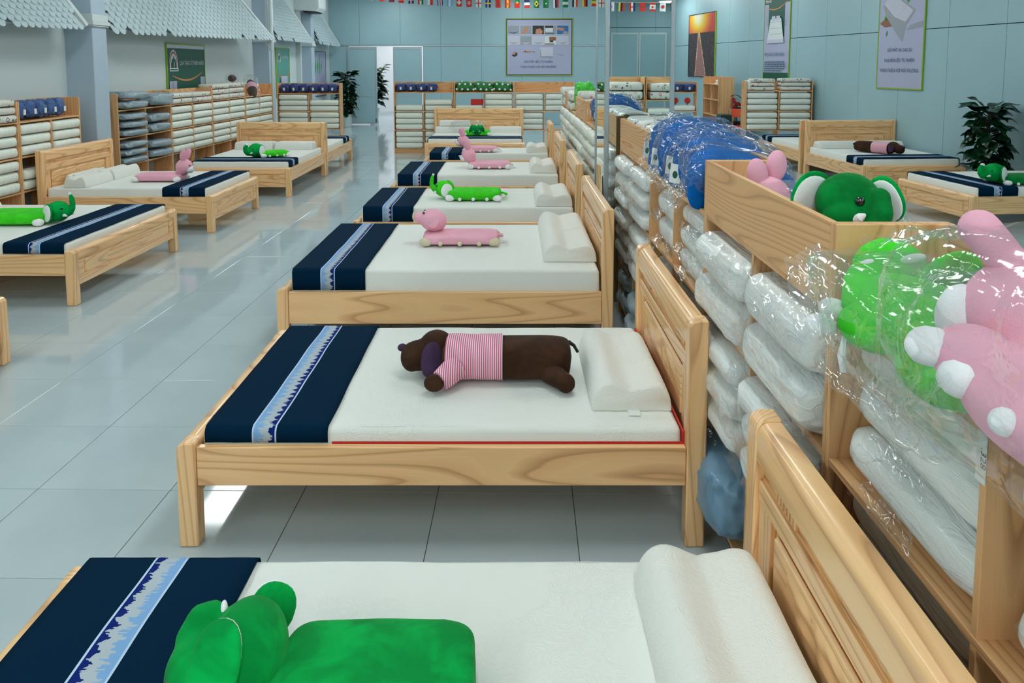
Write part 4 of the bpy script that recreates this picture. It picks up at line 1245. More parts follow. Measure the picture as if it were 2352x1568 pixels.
PS = 0.075
class Bed:
    def __init__(s, label, M, L, W, hf=0.425, hh=0.915, rail=(0.25, 0.405), top=0.5, detail=1, group='oak display beds'):
        s.M, s.L, s.W, s.top, s.rail = M, L, W, top, rail
        t = s.t = thing('bed', label, 'bed', M, group)
        z = MT['bed_wood_z']; yw = MT['bed_wood_y']; xw = MT['bed_wood_x']
        for y in (0, W - PS):
            MB().prism([(0, 0), (PS, 0), (PS, hf)] + arc(0.035, hf - 0.035, 0.035, PI / 2, PI), lambda a, b, k: (a, y + PS * k, b)).build('foot_post', z, t, bevel=0.006)
            MB().prism([(L, 0), (L, hh)] + arc(L - PS + 0.035, hh - 0.035, 0.035, PI / 2, PI) + [(L - PS, 0)], lambda a, b, k: (a, y + PS * k, b)).build('head_post', z, t, bevel=0.005)
        e = 0.0015
        ya, yb = PS + e, W - PS - e
        # footboard
        MB().prism([(0.004, hf - 0.085), (0.070, hf - 0.085), (0.070, hf - 0.022)] + arc(0.050, hf - 0.022, 0.020, 0, PI / 2, 3) + arc(0.034, hf - 0.034, 0.030, PI / 2, PI, 4), lambda a, b, k: (a, ya + (yb - ya) * k, b)).build('foot_rail', yw, t, smooth=True)
        zb = max(0.14, rail[0] - 0.09)
        MB().box(0.022, 0.050, ya, yb, zb + 0.01, hf - 0.086).build('foot_panel', yw, t)
        MB().box(0.010, 0.030, ya, yb, zb, zb + 0.055).build('foot_skirt', yw, t, bevel=0.003)
        for y in (ya, yb - 0.085):
            MB().box(0.010, 0.030, y, y + 0.085, zb + 0.057, hf - 0.087).build('foot_stile', yw, t, bevel=0.003)
        MB().box(0.012, 0.030, ya + 0.105, yb - 0.105, zb + 0.072, hf - 0.102).build('foot_inset', yw, t, bevel=0.007)
        if detail: carving(0.0115, W * 0.28, W * 0.72, zb + 0.10, hf - 0.125, 60, W * 7, 'carving', t, 0.004)
        # headboard (shows its front to the foot end)
        xf = L - PS
        MB().prism([(L - 0.006, hh - 0.115), (L - 0.006, hh - 0.006)] + arc(xf + 0.038, hh - 0.040, 0.034, PI / 2, PI, 5) + [(xf + 0.004, hh - 0.115)], lambda a, b, k: (a, ya + (yb - ya) * k, b)).build('head_rail', yw, t, smooth=True)
        MB().box(xf + 0.030, L - 0.012, ya, yb, 0.30, hh - 0.116).build('head_panel', yw, t)
        fl = MB()
        for q in (0, 1):
            for k in range(7):
                y = ya + 0.12 + 0.022 * k if q == 0 else yb - 0.12 - 0.022 * k
                fl.box(xf + 0.020, xf + 0.031, y - 0.006, y + 0.006, hh - 0.165, hh - 0.122)
        fl.box(xf + 0.024, xf + 0.031, ya, yb, hh - 0.122, hh - 0.116); fl.box(xf + 0.024, xf + 0.031, ya, yb, hh - 0.172, hh - 0.166)
        fl.build('fluting', yw, t)
        if detail: carving(xf + 0.0295, W * 0.36, W * 0.64, hh - 0.163, hh - 0.123, 50, W * 3 + 1, 'carving', t, 0.008)
        MB().box(xf + 0.012, xf + 0.031, ya, yb, hh - 0.235, hh - 0.173).build('head_crossbar', yw, t, bevel=0.004)
        for y in (ya, yb - 0.10):
            MB().box(xf + 0.014, xf + 0.031, y, y + 0.10, 0.42, hh - 0.236).build('head_stile', z, t, bevel=0.003)
        MB().box(xf + 0.014, xf + 0.031, ya + 0.125, yb - 0.125, 0.45, hh - 0.258).build('head_inset', yw, t, bevel=0.008)
        if detail: carving(xf + 0.0135, W * 0.24, W * 0.76, hh - 0.40, hh - 0.28, 70, W * 5 + 2, 'carving', t, 0.006)
        for y in (0.010, W - 0.042):
            MB().box(PS + e, xf - e, y, y + 0.032, rail[0], rail[1]).build('side_rail', xw, t, bevel=0.003)
        MB().box(PS + 0.01, xf - 0.002, 0.045, W - 0.045, rail[0] + 0.03, rail[0] + 0.055).build('bed_base', xw, t)
    def mattress(s, label):
        x0, x1, y0, y1 = PS + 0.012, s.L - PS - 0.012, 0.052, s.W - 0.052
        z0, z1 = s.rail[0] + 0.056, s.top
        sd = s.L * 13 + s.W * 7 + s.top * 31
        r = 0.028
        hx, hy, hz = (x1 - x0) / 2, (y1 - y0) / 2, (z1 - z0) / 2
        def ring(o, z, n=26):
            pts = []
            ax, ay = hx - r, hy - r
            rr = max(r - o, 0.002)
            for q, (cx, cy) in enumerate(((ax, -ay), (ax, ay), (-ax, ay), (-ax, -ay))):
                for k in range(5):
                    a = -PI / 2 + q * PI / 2 + PI / 2 * k / 4
                    pts.append((cx + rr * cos(a), cy + rr * sin(a)))
                nx_, ny_ = ((ax, ay), (-ax, ay), (-ax, -ay), (ax, -ay))[q]
                a = q * PI / 2
                p0 = (cx + rr * cos(a), cy + rr * sin(a)); p1 = (nx_ + rr * cos(a), ny_ + rr * sin(a))
                for k in range(1, n):
                    pts.append((p0[0] + (p1[0] - p0[0]) * k / n, p0[1] + (p1[1] - p0[1]) * k / n))
            return [(a, b, z + (0.0035 * fbm((a * 5 + sd, b * 5, z * 4)) if z > -hz * 0.9 else 0)) for a, b in pts]
        rows = [ring(0.012, -hz), ring(0.0, -hz + 0.012), ring(-0.004, 0), ring(0.0, hz - 0.02), ring(0.006, hz - 0.006), ring(0.018, hz)]
        mb = MB()
        n = len(rows[0])
        mb.M = TR((x0 + x1) / 2, (y0 + y1) / 2, (z0 + z1) / 2)
        mb.add(sum(rows, []), [(k * n + i, k * n + (i + 1) % n, (k + 1) * n + (i + 1) % n, (k + 1) * n + i) for k in range(5) for i in range(n)] + [tuple(range(n))[::-1]])
        ax, ay = hx - 0.015, hy - 0.015
        mb.add(rows[5], [tuple(range(n))])
        o = mb.build('mattress', MT['cloth'], None, smooth=True, sharp=50, M=s.M)
        return tag(o, label, 'mattress', 'white mattresses')
    def runner(s, label, x0=0.095, w=0.49, flip=False):
        y0, y1, z1, z0 = 0.052, s.W - 0.052, s.top, s.rail[1] + 0.004
        o = 0.007
        sec = [(y0 - o + 0.001, z0), (y0 - o, (z0 + z1) / 2)] + [(y0 + 0.02 - (0.02 + o) * cos(a), z1 - 0.02 + (0.02 + o) * sin(a)) for a in (0.3, 0.8, 1.3)]
        nt = 40
        sec += [(y0 + 0.03 + (y1 - y0 - 0.06) * k / nt, z1 + o) for k in range(nt + 1)]
        sec += [(y1 - 0.02 + (0.02 + o) * cos(a), z1 - 0.02 + (0.02 + o) * sin(a)) for a in (1.3, 0.8, 0.3)] + [(y1 + o, (z0 + z1) / 2), (y1 + o - 0.001, z0)]
        ln = [0]
        for a, b in zip(sec, sec[1:]): ln.append(ln[-1] + math.hypot(b[0] - a[0], b[1] - a[1]))
        nx = 13
        mb = MB()
        uv = []
        def P(i, j):
            y, z = sec[j]
            k = i / (nx - 1)
            wob = 0.006 * mnoise.noise((y * 3 + s.W * 9, k * 1.5, 2.0))
            return (x0 + w * k + wob, y, z + 0.0025 * abs(mnoise.noise((y * 4, k * 4, s.L))))
        vs = [P(i, j) for i in range(nx) for j in range(len(sec))]
        m = len(sec)
        fs = [(i * m + j, (i + 1) * m + j, (i + 1) * m + j + 1, i * m + j + 1) for i in range(nx - 1) for j in range(m - 1)]
        mb.add(vs, fs)
        me = mb.mesh('bed_runner', MT['runner_flip' if flip else 'runner'], smooth=True, sharp=None)
        ul = me.uv_layers.new(name='UVMap')
        uvs = []
        for lp in me.loops:
            i, j = divmod(lp.vertex_index, m)
            uvs += [w * i / (nx - 1) * 0.49 / w, ln[j]]
        ul.data.foreach_set('uv', uvs)
        ob = link('bed_runner', me, None, None, s.M)
        sol = ob.modifiers.new('thick', 'SOLIDIFY'); sol.thickness = 0.004; sol.offset = 1
        return tag(ob, label, 'bed runner', 'navy bed runners')
    def pillow(s, label, xc, yc, ly=0.66, dx=0.34, h=0.115, rot=0.0, z=None, tagx=None):
        me = pillow_mesh(ly, dx, h)
        o = link('contour_pillow', me, None, None, s.M @ TR(xc, yc, (s.top if z is None else z) + 0.003, rot))
        tag(o, label, 'pillow', 'white contour pillows')
        if tagx:
            MB().box(-0.02, 0.03, -ly / 2 - 0.05, -ly / 2 + 0.0, 0.002, 0.004).build('care_tag', MT['tag_white'], o)
        return o

PILC = {}
def pillow_mesh(ly, dx, h):
    k = (round(ly, 2), round(dx, 2), round(h, 3))
    if k in PILC: return PILC[k]
    n = 30
    prof = []
    for i in range(n + 1):
        u = i / n
        a = 0.5 - 0.5 * cos(PI * u)
        x = -dx / 2 + dx * a
        e = (max(0.0, 1 - abs(2 * a - 1) ** 7)) ** 0.5
        zt = h * (0.86 + 0.14 * cos(2 * PI * (a - 0.20) / 0.66) * (1.0 if a < 0.5 else 0.6)) * e
        prof.append((x, zt))
    pts = prof + [(dx / 2 - 0.01, 0.0), (-dx / 2 + 0.01, 0.0)]
    m = 22
    mb = MB()
    vs = []
    for j in range(m + 1):
        v = -1 + 2 * j / m
        sgn = math.copysign(1, v)
        y = ly / 2 * sgn * (1 - (1 - abs(v)) ** 1.6) if j not in (0, m) else ly / 2 * sgn
        sh = (max(0.0, 1 - abs(y / (ly / 2)) ** 22)) ** 0.5
        k_ = 0.86 + 0.14 * sh
        for x, z in pts:
            w = 0.004 * fbm((x * 12 + ly, y * 7, z * 9))
            vs.append((x * (0.965 + 0.035 * sh), y, max(0, z * k_ + (w if z > 0.02 else 0))))
    q = len(pts)
    mb.add(vs, [(j * q + i, j * q + (i + 1) % q, (j + 1) * q + (i + 1) % q, (j + 1) * q + i) for j in range(m) for i in range(q)] + [tuple(range(q))[::-1], tuple(range(m * q, (m + 1) * q))])
    me = mb.mesh('contour_pillow', MT['pillow'], smooth=True, sharp=60)
    PILC[k] = me
    return me

bA = Bed('front oak single bed holding the big green elephant plush', TR(-1.31, 0.87, 0), 2.07, 1.28, 0.425, 0.905, (0.25, 0.405), 0.478)
bB = Bed('oak single bed holding the brown dachshund plush, second from front', TR(-1.313, 2.874, 0), 2.071, 1.297, 0.428, 0.918, (0.25, 0.407), 0.463)
bC = Bed('oak bed with thick mattress holding the pink pig plush', TR(-1.557, 4.965, 0), 2.226, 1.59, 0.425, 0.955, (0.184, 0.40), 0.537)
bD = Bed('oak bed holding the lime elephant plush with raised trunk', TR(-1.525, 7.216, 0), 2.2, 1.25, 0.42, 0.967, (0.20, 0.40), 0.54)
bE = Bed('oak bed holding the nearer of two pink rabbit plush in the middle row', TR(-1.513, 9.40, 0), 2.175, 1.37, 0.42, 0.974, (0.20, 0.40), 0.54)
bF = Bed('oak bed holding the second pink rabbit plush, last in the middle row', TR(-1.40, 12.02, 0), 2.06, 0.98, 0.42, 0.97, (0.20, 0.40), 0.505)
bG = Bed('wide oak bed with its foot to the aisle, stacked pillows, before the back shelves', TR(0.243, 14.58, 0, PI / 2), 1.86, 1.905, 0.42, 0.985, (0.20, 0.40), 0.49)
bL0 = Bed('oak bed showing only its foot post at the picture edge', TR(-3.215, 4.79, 0, PI), 2.05, 1.5, 0.43, 0.93, (0.24, 0.40), 0.48)
bL1 = Bed('oak bed by the wall holding the green elephant with raised trunk', TR(-3.42, 7.76, 0, PI - 0.012), 1.97, 1.83, 0.44, 0.93, (0.24, 0.405), 0.485)
bL2 = Bed('oak bed by the wall holding the pink rabbit plush, before the column', TR(-3.37, 10.135, 0, PI - 0.008), 1.985, 1.545, 0.425, 0.935, (0.22, 0.405), 0.50)
bL3 = Bed('oak bed with carved headboard facing the front, small green elephant on it', TR(-3.19, 10.99, 0, PI / 2), 2.15, 1.5, 0.42, 0.93, (0.22, 0.405), 0.50)
bL4 = Bed('oak bed behind the carved headboard, its runner towards the plant', TR(-4.70, 15.40, 0, -PI / 2), 2.13, 1.49, 0.42, 0.90, (0.20, 0.38), 0.48)
bR1 = Bed('oak double bed by the panelled wall holding a brown dachshund plush', TR(6.757, 11.37, 0, PI / 2 + 0.072), 1.96, 1.585, 0.42, 0.955, (0.20, 0.40), 0.50)
bR0 = Bed('oak bed behind the double bed headboard, below heart-print shelf', TR(4.95, 15.42, 0, -PI / 2 + 0.05), 2.0, 1.45, 0.42, 0.93, (0.20, 0.40), 0.50)
bR2 = Bed('oak bed near the large potted plant with a dark green elephant', TR(5.215, 8.615, 0, 0.102), 1.93, 1.42, 0.42, 0.93, (0.20, 0.40), 0.50)
BN = [(bA, 'front bed'), (bB, 'dachshund bed'), (bC, 'pig plush bed'), (bD, 'lime elephant bed'), (bE, 'nearer rabbit bed'), (bF, 'last bed of the middle row'), (bG, 'wide bed before the back shelves'),
      (bL0, 'bed cut off by the picture edge'), (bL1, 'wall-side elephant bed'), (bL2, 'wall-side rabbit bed'), (bL3, 'carved-headboard bed'), (bL4, 'bed behind the carved headboard'), (bR1, 'double bed by the panelled wall'), (bR0, 'bed below the heart-print shelf'), (bR2, 'bed beside the big potted plant')]
for b, nm in BN:
    b.mattress('white quilted mattress on the ' + nm)
    fl = b in (bA,)
    b.runner('navy runner with a silver-blue woven band across the ' + nm, flip=fl, x0=0.098, w=0.485 if b is not bF else 0.5)
rb = tag(MB().box(PS + 0.006, bB.L - PS - 0.006, 0.0460, bB.W - 0.0460, 0.3058, 0.4105).build('red_liner', MT['red'], None, M=bB.M), 'red cloth liner peeping out below the mattress on the dachshund bed', 'liner')
bpy.data.objects.remove(rb)
lm = MB()
x0, x1, y0, y1 = 0.60, bB.L - PS - 0.003, 0.0445, bB.W - 0.0445
lm.box(x0, x1, y0, y0 + 0.004, 0.36, 0.413); lm.box(x1 - 0.006, x1, y0 + 0.004, y1, 0.36, 0.455)
rl = tag(lm.build('red_liner', MT['red'], None, M=bB.M), 'red cloth liner peeping out below the mattress on the dachshund bed', 'liner')

bA.pillow('white embossed contour pillow on the front bed', 1.815, 0.77, 0.70, 0.345, 0.125)
bB.pillow('white contour pillow with care tag on the dachshund bed', 1.812, 0.545, 0.68, 0.335, 0.12, tagx=1)
bC.pillow('white contour pillow on the pig plush bed, nearer the front', 1.96, 0.56, 0.60, 0.37, 0.13)
bC.pillow('white contour pillow on the pig plush bed, farther of the pair', 1.96, 1.17, 0.60, 0.37, 0.13)
bD.pillow('white contour pillow on the lime elephant bed', 1.93, 0.47, 0.74, 0.36, 0.13)
bE.pillow('white contour pillow on the nearer rabbit bed', 1.91, 0.55, 0.70, 0.34, 0.13)
bF.pillow('white contour pillow on the last bed of the middle row', 1.80, 0.46, 0.62, 0.34, 0.12)
bG.pillow('white contour pillow lying alone on the mirror side of the wide bed', 1.60, 0.38, 0.66, 0.30, 0.12)
bG.pillow('lower wrapped pillow of the stack on the wide bed', 1.56, 1.48, 0.72, 0.34, 0.13)
bG.pillow('upper pillow of the stack on the wide bed', 1.60, 1.44, 0.64, 0.30, 0.12, z=0.49 + 0.135)
bL1.pillow('white contour pillow on the wall-side elephant bed', 1.70, 0.70, 0.66, 0.34, 0.13)
bL2.pillow('white contour pillow on the rabbit bed by the wall, nearer the front', 1.60, 1.16, 0.60, 0.26, 0.125)
bL2.pillow('white contour pillow on the rabbit bed by the wall, column side', 1.585, 0.53, 0.62, 0.26, 0.125)
bL2.pillow('second-row white pillow against the rabbit bed headboard', 1.80, 0.86, 0.66, 0.14, 0.12)
bL3.pillow('white contour pillow on the carved-headboard bed, wall side', 1.80, 1.08, 0.62, 0.30, 0.13)
bL3.pillow('white contour pillow on the carved-headboard bed, aisle side', 1.80, 0.42, 0.62, 0.30, 0.13)
bR1.pillow('white contour pillow on the double bed, wall side', 1.66, 0.42, 0.70, 0.30, 0.12)
bR1.pillow('white contour pillow on the double bed, shelf side', 1.66, 1.15, 0.70, 0.30, 0.12)

# ================================================================ plush toys on the beds
def leafpad(mb, c, r, rot, th=0.016, bend=0.0, mi=0):
    """flat rounded pad, used for ears"""
    mb.ell(c, (r[0], th, r[1]), 18, 12, 0.9, 0.9, rot=rot, mi=mi)

def body_pad(L, W, H, mat, t, dz=0.0, seed=1.0):
    mb = MB().ell((L / 2, 0, H / 2 + dz), (L / 2, W / 2, H / 2), 40, 28, 0.30, 0.55, dis=0.04, fr=7, seed=seed)
    return mb.build('body', MT[mat], t, smooth=True, sharp=None)

def ball(name, c, r, mat, t, n=12):
    return MB().ell(c, r if hasattr(r, '__len__') else (r, r, r), n, max(6, n * 2 // 3)).build(name, MT[mat], t, smooth=True, sharp=None)

def eyes(t, x, dy, z, r=0.012):
    for s in (-1, 1): ball('eye', (x, s * dy, z), r, 'black_bead', t, 10)

def feet(t, L, W, mat, sides=(-1, 1)):
    for s in sides:
        for x in (0.035, L - 0.035):
            ball('foot', (x, s * (W / 2 - 0.035), 0.030), (0.048, 0.046, 0.034), mat, t)

def poms(t, L, W, n, mat, r=0.018, side=-1):
    for k in range(n):
        ball('pom_pom', (L * (k + 1) / (n + 1), side * (W / 2 + 0.004), r + 0.006), r, mat, t, 10)

def care_tag(t, L, W=0.03):
    MB().box(L + 0.005, L + 0.05, -W / 2, W / 2, 0.012, 0.0145).build('care_tag', MT['tag_white'], t)

Rz = lambda a: Euler((0, 0, a)).to_matrix()
Re = lambda x, y, z: Euler((x, y, z)).to_matrix()
def elephant(label, M, L=0.56, W=0.40, H=0.105, mat='plush_lime', hmat='plush_green', trunk='up', s=1.0, hx=-0.03, hz=0.14, hr=0.115, yaw=0.0, npom=3, ear=0.085):
    t = thing('elephant_plush', label, 'plush toy', M @ Matrix.Scale(s, 4), 'plush toys on the beds')
    body_pad(L, W, H, mat, t)
    hc = Vector((hx, 0, hz))
    Q = Rz(yaw)
    q = lambda x, y, z: tuple(hc + Q @ Vector((x, y, z)))
    if trunk == 'up':
        pts = [q(-0.08, 0, -0.02), q(-0.13, 0, -0.01), q(-0.165, 0, 0.03), q(-0.175, 0, 0.075), q(-0.17, 0, 0.12), q(-0.165, 0, 0.16), q(-0.155, 0, 0.185)]
        rr = [0.06, 0.045, 0.036, 0.031, 0.033, 0.028, 0.022]
        kq = hr / 0.125
        pts = [tuple(hc + (Vector(p_) - hc) * kq) for p_ in pts]; rr = [a * kq for a in rr]
    elif trunk == 'curl':
        pts = [q(-0.08, 0.02, -0.03), q(-0.14, 0.03, -0.01), q(-0.175, 0.05, 0.05), q(-0.165, 0.08, 0.10), q(-0.13, 0.11, 0.135), q(-0.10, 0.13, 0.14)]
        rr = [0.06, 0.05, 0.042, 0.04, 0.036, 0.032]
    else:
        pts = [q(-0.08, 0, -0.02), q(-0.13, 0, -0.03), q(-0.16, 0, 0.0), q(-0.165, 0, 0.045), q(-0.15, 0, 0.075)]
        rr = [0.06, 0.045, 0.038, 0.036, 0.03]
    items = [(hc, (hr * 1.05, hr, hr * 0.98), Q)]
    for k in range(len(pts) - 1):
        items.append((pts[k], pts[k + 1], rr[k], rr[k + 1]))
    part('head', blob(items, 0.009, 5), MT[hmat], t)
    ball('trunk_tip', tuple(Vector(pts[-1]) + (Vector(pts[-1]) - Vector(pts[-2])).normalized() * 0.016), rr[-1] * 0.85, 'plush_white', t, 10)
    for sg_ in (-1, 1):
        R1 = Q @ Re(0.15 * sg_, 0.5, -0.5 * sg_)
        c = q(0.045, sg_ * (hr * 0.95), -0.005)
        mb = MB(); leafpad(mb, c, (ear, ear * 1.15), R1, 0.015); mb.build('ear', MT[hmat], t, smooth=True, sharp=None)
        c2 = tuple(Vector(c) + R1 @ Vector((-0.004, 0.010 * sg_, -0.004)))
        mb = MB(); leafpad(mb, c2, (ear * 0.86, ear), R1, 0.009); mb.build('ear_lining', MT['plush_white'], t, smooth=True, sharp=None)
        ball('eye', q(-hr * 0.72, sg_ * hr * 0.68, 0.035), 0.011, 'black_bead', t, 10)
        MB().tube([q(-hr * 0.8, sg_ * hr * 0.5, -0.03), q(-hr * 1.15, sg_ * hr * 0.62, -0.035)], [0.016, 0.006], 8).build('tusk', MT['plush_white'], t, smooth=True)
    feet(t, L, W, 'plush_white')
    if npom: poms(t, L, W, npom, 'plush_white')
    MB().tube([(L - 0.01, 0.0, H * 0.6), (L + 0.03, 0.01, H * 0.55), (L + 0.06, 0.0, H * 0.4)], [0.012, 0.010, 0.016], 8).build('tail', MT[mat], t, smooth=True)
    care_tag(t, L)
    return t

def rabbit(label, M, L=0.55, W=0.34, H=0.09, s=1.0, eartilt=-0.35, npom=3, ear=0.11):
    t = thing('rabbit_plush', label, 'plush toy', M @ Matrix.Scale(s, 4), 'plush toys on the beds')
    body_pad(L, W, H, 'plush_pink', t, seed=4.0)
    hc = Vector((-0.005, 0, 0.165))
    part('head', blob([(hc, (0.098, 0.10, 0.095)), (hc + Vector((0.03, 0, -0.05)), (0.07, 0.08, 0.06))], 0.009, 5), MT['plush_pink'], t)
    ball('muzzle', tuple(hc + Vector((-0.062, 0, -0.032))), (0.055, 0.070, 0.048), 'plush_white', t, 16)
    ball('nose', tuple(hc + Vector((-0.118, 0, -0.012))), (0.012, 0.016, 0.011), 'plush_pink', t, 10)
    eyes(t, hc.x - 0.082, 0.045, hc.z + 0.018, 0.011)
    for k, sg_ in enumerate((-1, 1)):
        R1 = Re(0.20 * -sg_, eartilt + 0.12 * k, 0)
        c = tuple(hc + Vector((0.0, sg_ * 0.042, 0.085)) + R1 @ Vector((0, 0, ear * 0.55)))
        mb = MB(); mb.ell(c, (0.040, 0.020, ear * 0.72), 16, 12, rot=R1); mb.build('ear', MT['plush_pink'], t, smooth=True, sharp=None)
    feet(t, L, W, 'plush_white')
    poms(t, L, W, npom, 'plush_white')
    MB().tube([(L - 0.01, 0, 0.05), (L + 0.04, 0.0, 0.045)], [0.014, 0.022], 8).build('tail', MT['plush_white'], t, smooth=True)
    care_tag(t, L + 0.02)
    return t

def dachshund(label, M, s=1.0):
    t = thing('dachshund_plush', label, 'plush toy', M @ Matrix.Scale(s, 4), 'plush toys on the beds')
    mb = MB().ell((0.27, 0, 0.088), (0.30, 0.128, 0.086), 36, 26, 0.30, 0.72, dis=0.03, fr=6, seed=2)
    mb.build('body', MT['plush_brown'], t, smooth=True, sharp=None)
    hd = blob([((-0.055, 0.03, 0.115), (0.085, 0.095, 0.088)), ((-0.135, 0.015, 0.090), (0.075, 0.080, 0.070)), ((-0.165, 0.01, 0.085), (0.055, 0.075, 0.068))], 0.009, 5)
    part('head', hd, MT['plush_brown'], t)
    ball('nose', (-0.213, 0.02, 0.125), (0.022, 0.026, 0.017), 'plush_purple', t)
    for sg_ in (-1, 1):
        mb = MB(); R1 = Re(0.45 * sg_, 0.15, 0.12)
        leafpad(mb, (-0.068, 0.02 + sg_ * 0.100, 0.105), (0.046, 0.080), R1, 0.014); mb.build('ear', MT['plush_purple'], t, smooth=True, sharp=None)
    def shirt(u, v):
        a = 2 * PI * v
        k = 1 + 0.03 * sin(u * 9) * (1 - u)
        return (-0.005 + 0.235 * u, 0.134 * k * sp(cos(a), 0.8), 0.091 + 0.0900 * k * sp(sin(a), 0.8))
    sh = MB().grid(shirt, 16, 32, wv=True).build('shirt', MT['stripe'], t, smooth=True, sharp=None)
    MB().grid(lambda u, v: (0.228 + 0.024 * u, 0.136 * sp(cos(2 * PI * v), 0.8), 0.091 + 0.0910 * sp(sin(2 * PI * v), 0.8)), 3, 32, wv=True).build('shirt_hem', MT['stripe'], t, smooth=True, sharp=None)
    MB().tube([(0.045, -0.115, 0.085), (0.01, -0.155, 0.066), (-0.02, -0.185, 0.050)], [0.055, 0.052, 0.046], 16).build('sleeve', MT['stripe'], t, smooth=True)
    ball('front_paw', (-0.045, -0.195, 0.046), (0.045, 0.040, 0.038), 'plush_brown', t)
    part('hind_leg', blob([((0.47, -0.10, 0.05), (0.53, -0.19, 0.045), 0.05, 0.042), ((0.53, -0.195, 0.044), (0.042, 0.04, 0.042))], 0.009, 4), MT['plush_brown'], t)
    MB().tube([(0.56, 0.08, 0.13), (0.585, 0.06, 0.12), (0.60, 0.03, 0.10)], [0.010, 0.008, 0.007], 8).build('tail', MT['black'], t, smooth=True)
    return t

def pig(label, M, s=1.0, L=0.58, W=0.34, H=0.085):
    t = thing('pig_plush', label, 'plush toy', M @ Matrix.Scale(s, 4), 'plush toys on the beds')
    body_pad(L, W, H, 'plush_pink', t, seed=6.0)
    hc = Vector((0.075, 0.02, 0.165)); Q = Re(0, 0.25, 0)
    q = lambda x, y, z: tuple(hc + Q @ Vector((x, y, z)))
    part('head', blob([(hc, (0.105, 0.095, 0.088), Q), (q(-0.06, 0, -0.005), q(-0.118, 0, -0.008), 0.05, 0.042)], 0.009, 5), MT['plush_pink'], t)
    MB().ell(q(-0.152, 0, -0.008), (0.012, 0.036, 0.034), 14, 8).build('snout', MT['plush_cream'], t, smooth=True, sharp=None)
    for sg_ in (-1, 1):
        ball('nostril', q(-0.162, sg_ * 0.012, -0.008), 0.005, 'black_bead', t, 8)
        ball('eye', q(-0.082, sg_ * 0.045, 0.045), 0.010, 'black_bead', t, 10)
        mb = MB(); leafpad(mb, q(0.015, sg_ * 0.088, 0.005), (0.034, 0.052), Q @ Re(0.35 * sg_, 0.3, 0), 0.010); mb.build('ear', MT['plush_pink'], t, smooth=True, sharp=None)
    feet(t, L, W, 'plush_cream'); poms(t, L, W, 3, 'plush_cream')
    MB().tube([(L - 0.01, 0, 0.05), (L + 0.03, 0.01, 0.05)], [0.014, 0.014], 8).build('tail', MT['plush_pink'], t, smooth=True)
    care_tag(t, L + 0.02)
    return t

on = lambda b, X, Y, rz: TR(X, Y, b.top + 0.006, rz)
t = thing('elephant_plush', 'big green elephant plush with curled trunk lying on the front bed', 'plush toy', TR(-0.53, 1.50, bA.top + 0.006), 'plush toys on the beds')
body_pad(0.455, 0.47, 0.125, 'plush_green', t)
part('head', blob([((-0.055, 0.08, 0.118), (0.088, 0.125, 0.112)), ((-0.135, 0.06, 0.10), (0.085, 0.095, 0.085)),
     ((-0.14, 0.07, 0.09), (-0.165, 0.075, 0.12), 0.042, 0.036), ((-0.165, 0.075, 0.12), (-0.182, 0.09, 0.150), 0.034, 0.031), ((-0.182, 0.09, 0.150), (-0.166, 0.11, 0.185), 0.031, 0.028), ((-0.166, 0.11, 0.185), (-0.140, 0.12, 0.190), 0.028, 0.026)], 0.008, 4), MT['plush_green'], t)
MB().ell((-0.118, 0.122, 0.190), (0.009, 0.021, 0.024), 14, 10, rot=Re(0, 0.1, 0.3)).build('trunk_tip', MT['plush_white'], t, smooth=True, sharp=None)
for c, r, rt in (((-0.078, -0.045, 0.185), (0.054, 0.095), Re(-0.55, 0.06, -0.12)), ((-0.045, 0.235, 0.112), (0.055, 0.058), Re(-0.5, 0.45, 0.3))):
    mb = MB(); leafpad(mb, c, r, rt, 0.019); mb.build('ear', MT['plush_green'], t, smooth=True, sharp=None)
    c2 = tuple(Vector(c) + rt @ Vector((-0.002, 0.012, 0.004)))
    mb = MB(); leafpad(mb, c2, (r[0] * 0.95, r[1] * 0.95), rt, 0.012); mb.build('ear_lining', MT['plush_white'], t, smooth=True, sharp=None)
ball('eye', (-0.19, 0.0, 0.115), 0.012, 'black_bead', t, 10)
for x in (0.11, 0.22, 0.37): ball('pom_pom', (x, 0.245, 0.035), 0.016, 'plush_white', t, 10)
MB().tube([(0.44, 0.03, 0.07), (0.47, 0.03, 0.065), (0.515, 0.02, 0.05)], [0.020, 0.016, 0.010], 8).build('tail', MT['plush_green'], t, smooth=True)
MB().box(0.452, 0.50, 0.12, 0.165, 0.012, 0.015).build('care_tag', MT['tag_white'], t)
dachshund('brown dachshund plush in a pink striped shirt on the second bed', on(bB, -0.295, 3.44, 0.0))
pig('pink pig plush pillow with cream feet on the thick mattress', on(bC, -0.68, 5.82, 0.0))
elephant('lime elephant plush with white ears and raised trunk, middle row', on(bD, -0.65, 7.75, -0.02), 0.54, 0.40, 0.10, 'plush_lime', 'plush_lime', 'up', 1.0, -0.05, 0.10, 0.085, 0.0, 3, 0.07)
rabbit('pink rabbit plush pillow, nearer of the two in the middle row', on(bE, -0.57, 10.1, 0.0))
rabbit('pink rabbit plush pillow, farther of the two in the middle row', on(bF, -0.78, 12.33, 0.0))
elephant('lime elephant plush facing the front on the wide bed', on(bG, -0.70, 15.25, PI / 2), 0.50, 0.55, 0.09, 'plush_lime', 'plush_green', 'short', 1.0, 0.02, 0.12, 0.11)
elephant('green elephant plush with raised trunk on the bed by the wall', on(bL1, -4.12, 6.82, PI), 0.62, 0.40, 0.11, 'plush_lime', 'plush_green', 'up', 1.0, -0.05, 0.10, 0.095, 0.0, 3, 0.075)
rabbit('pink rabbit plush pillow on the bed by the wall', on(bL2, -3.97, 9.25, PI), 0.56)
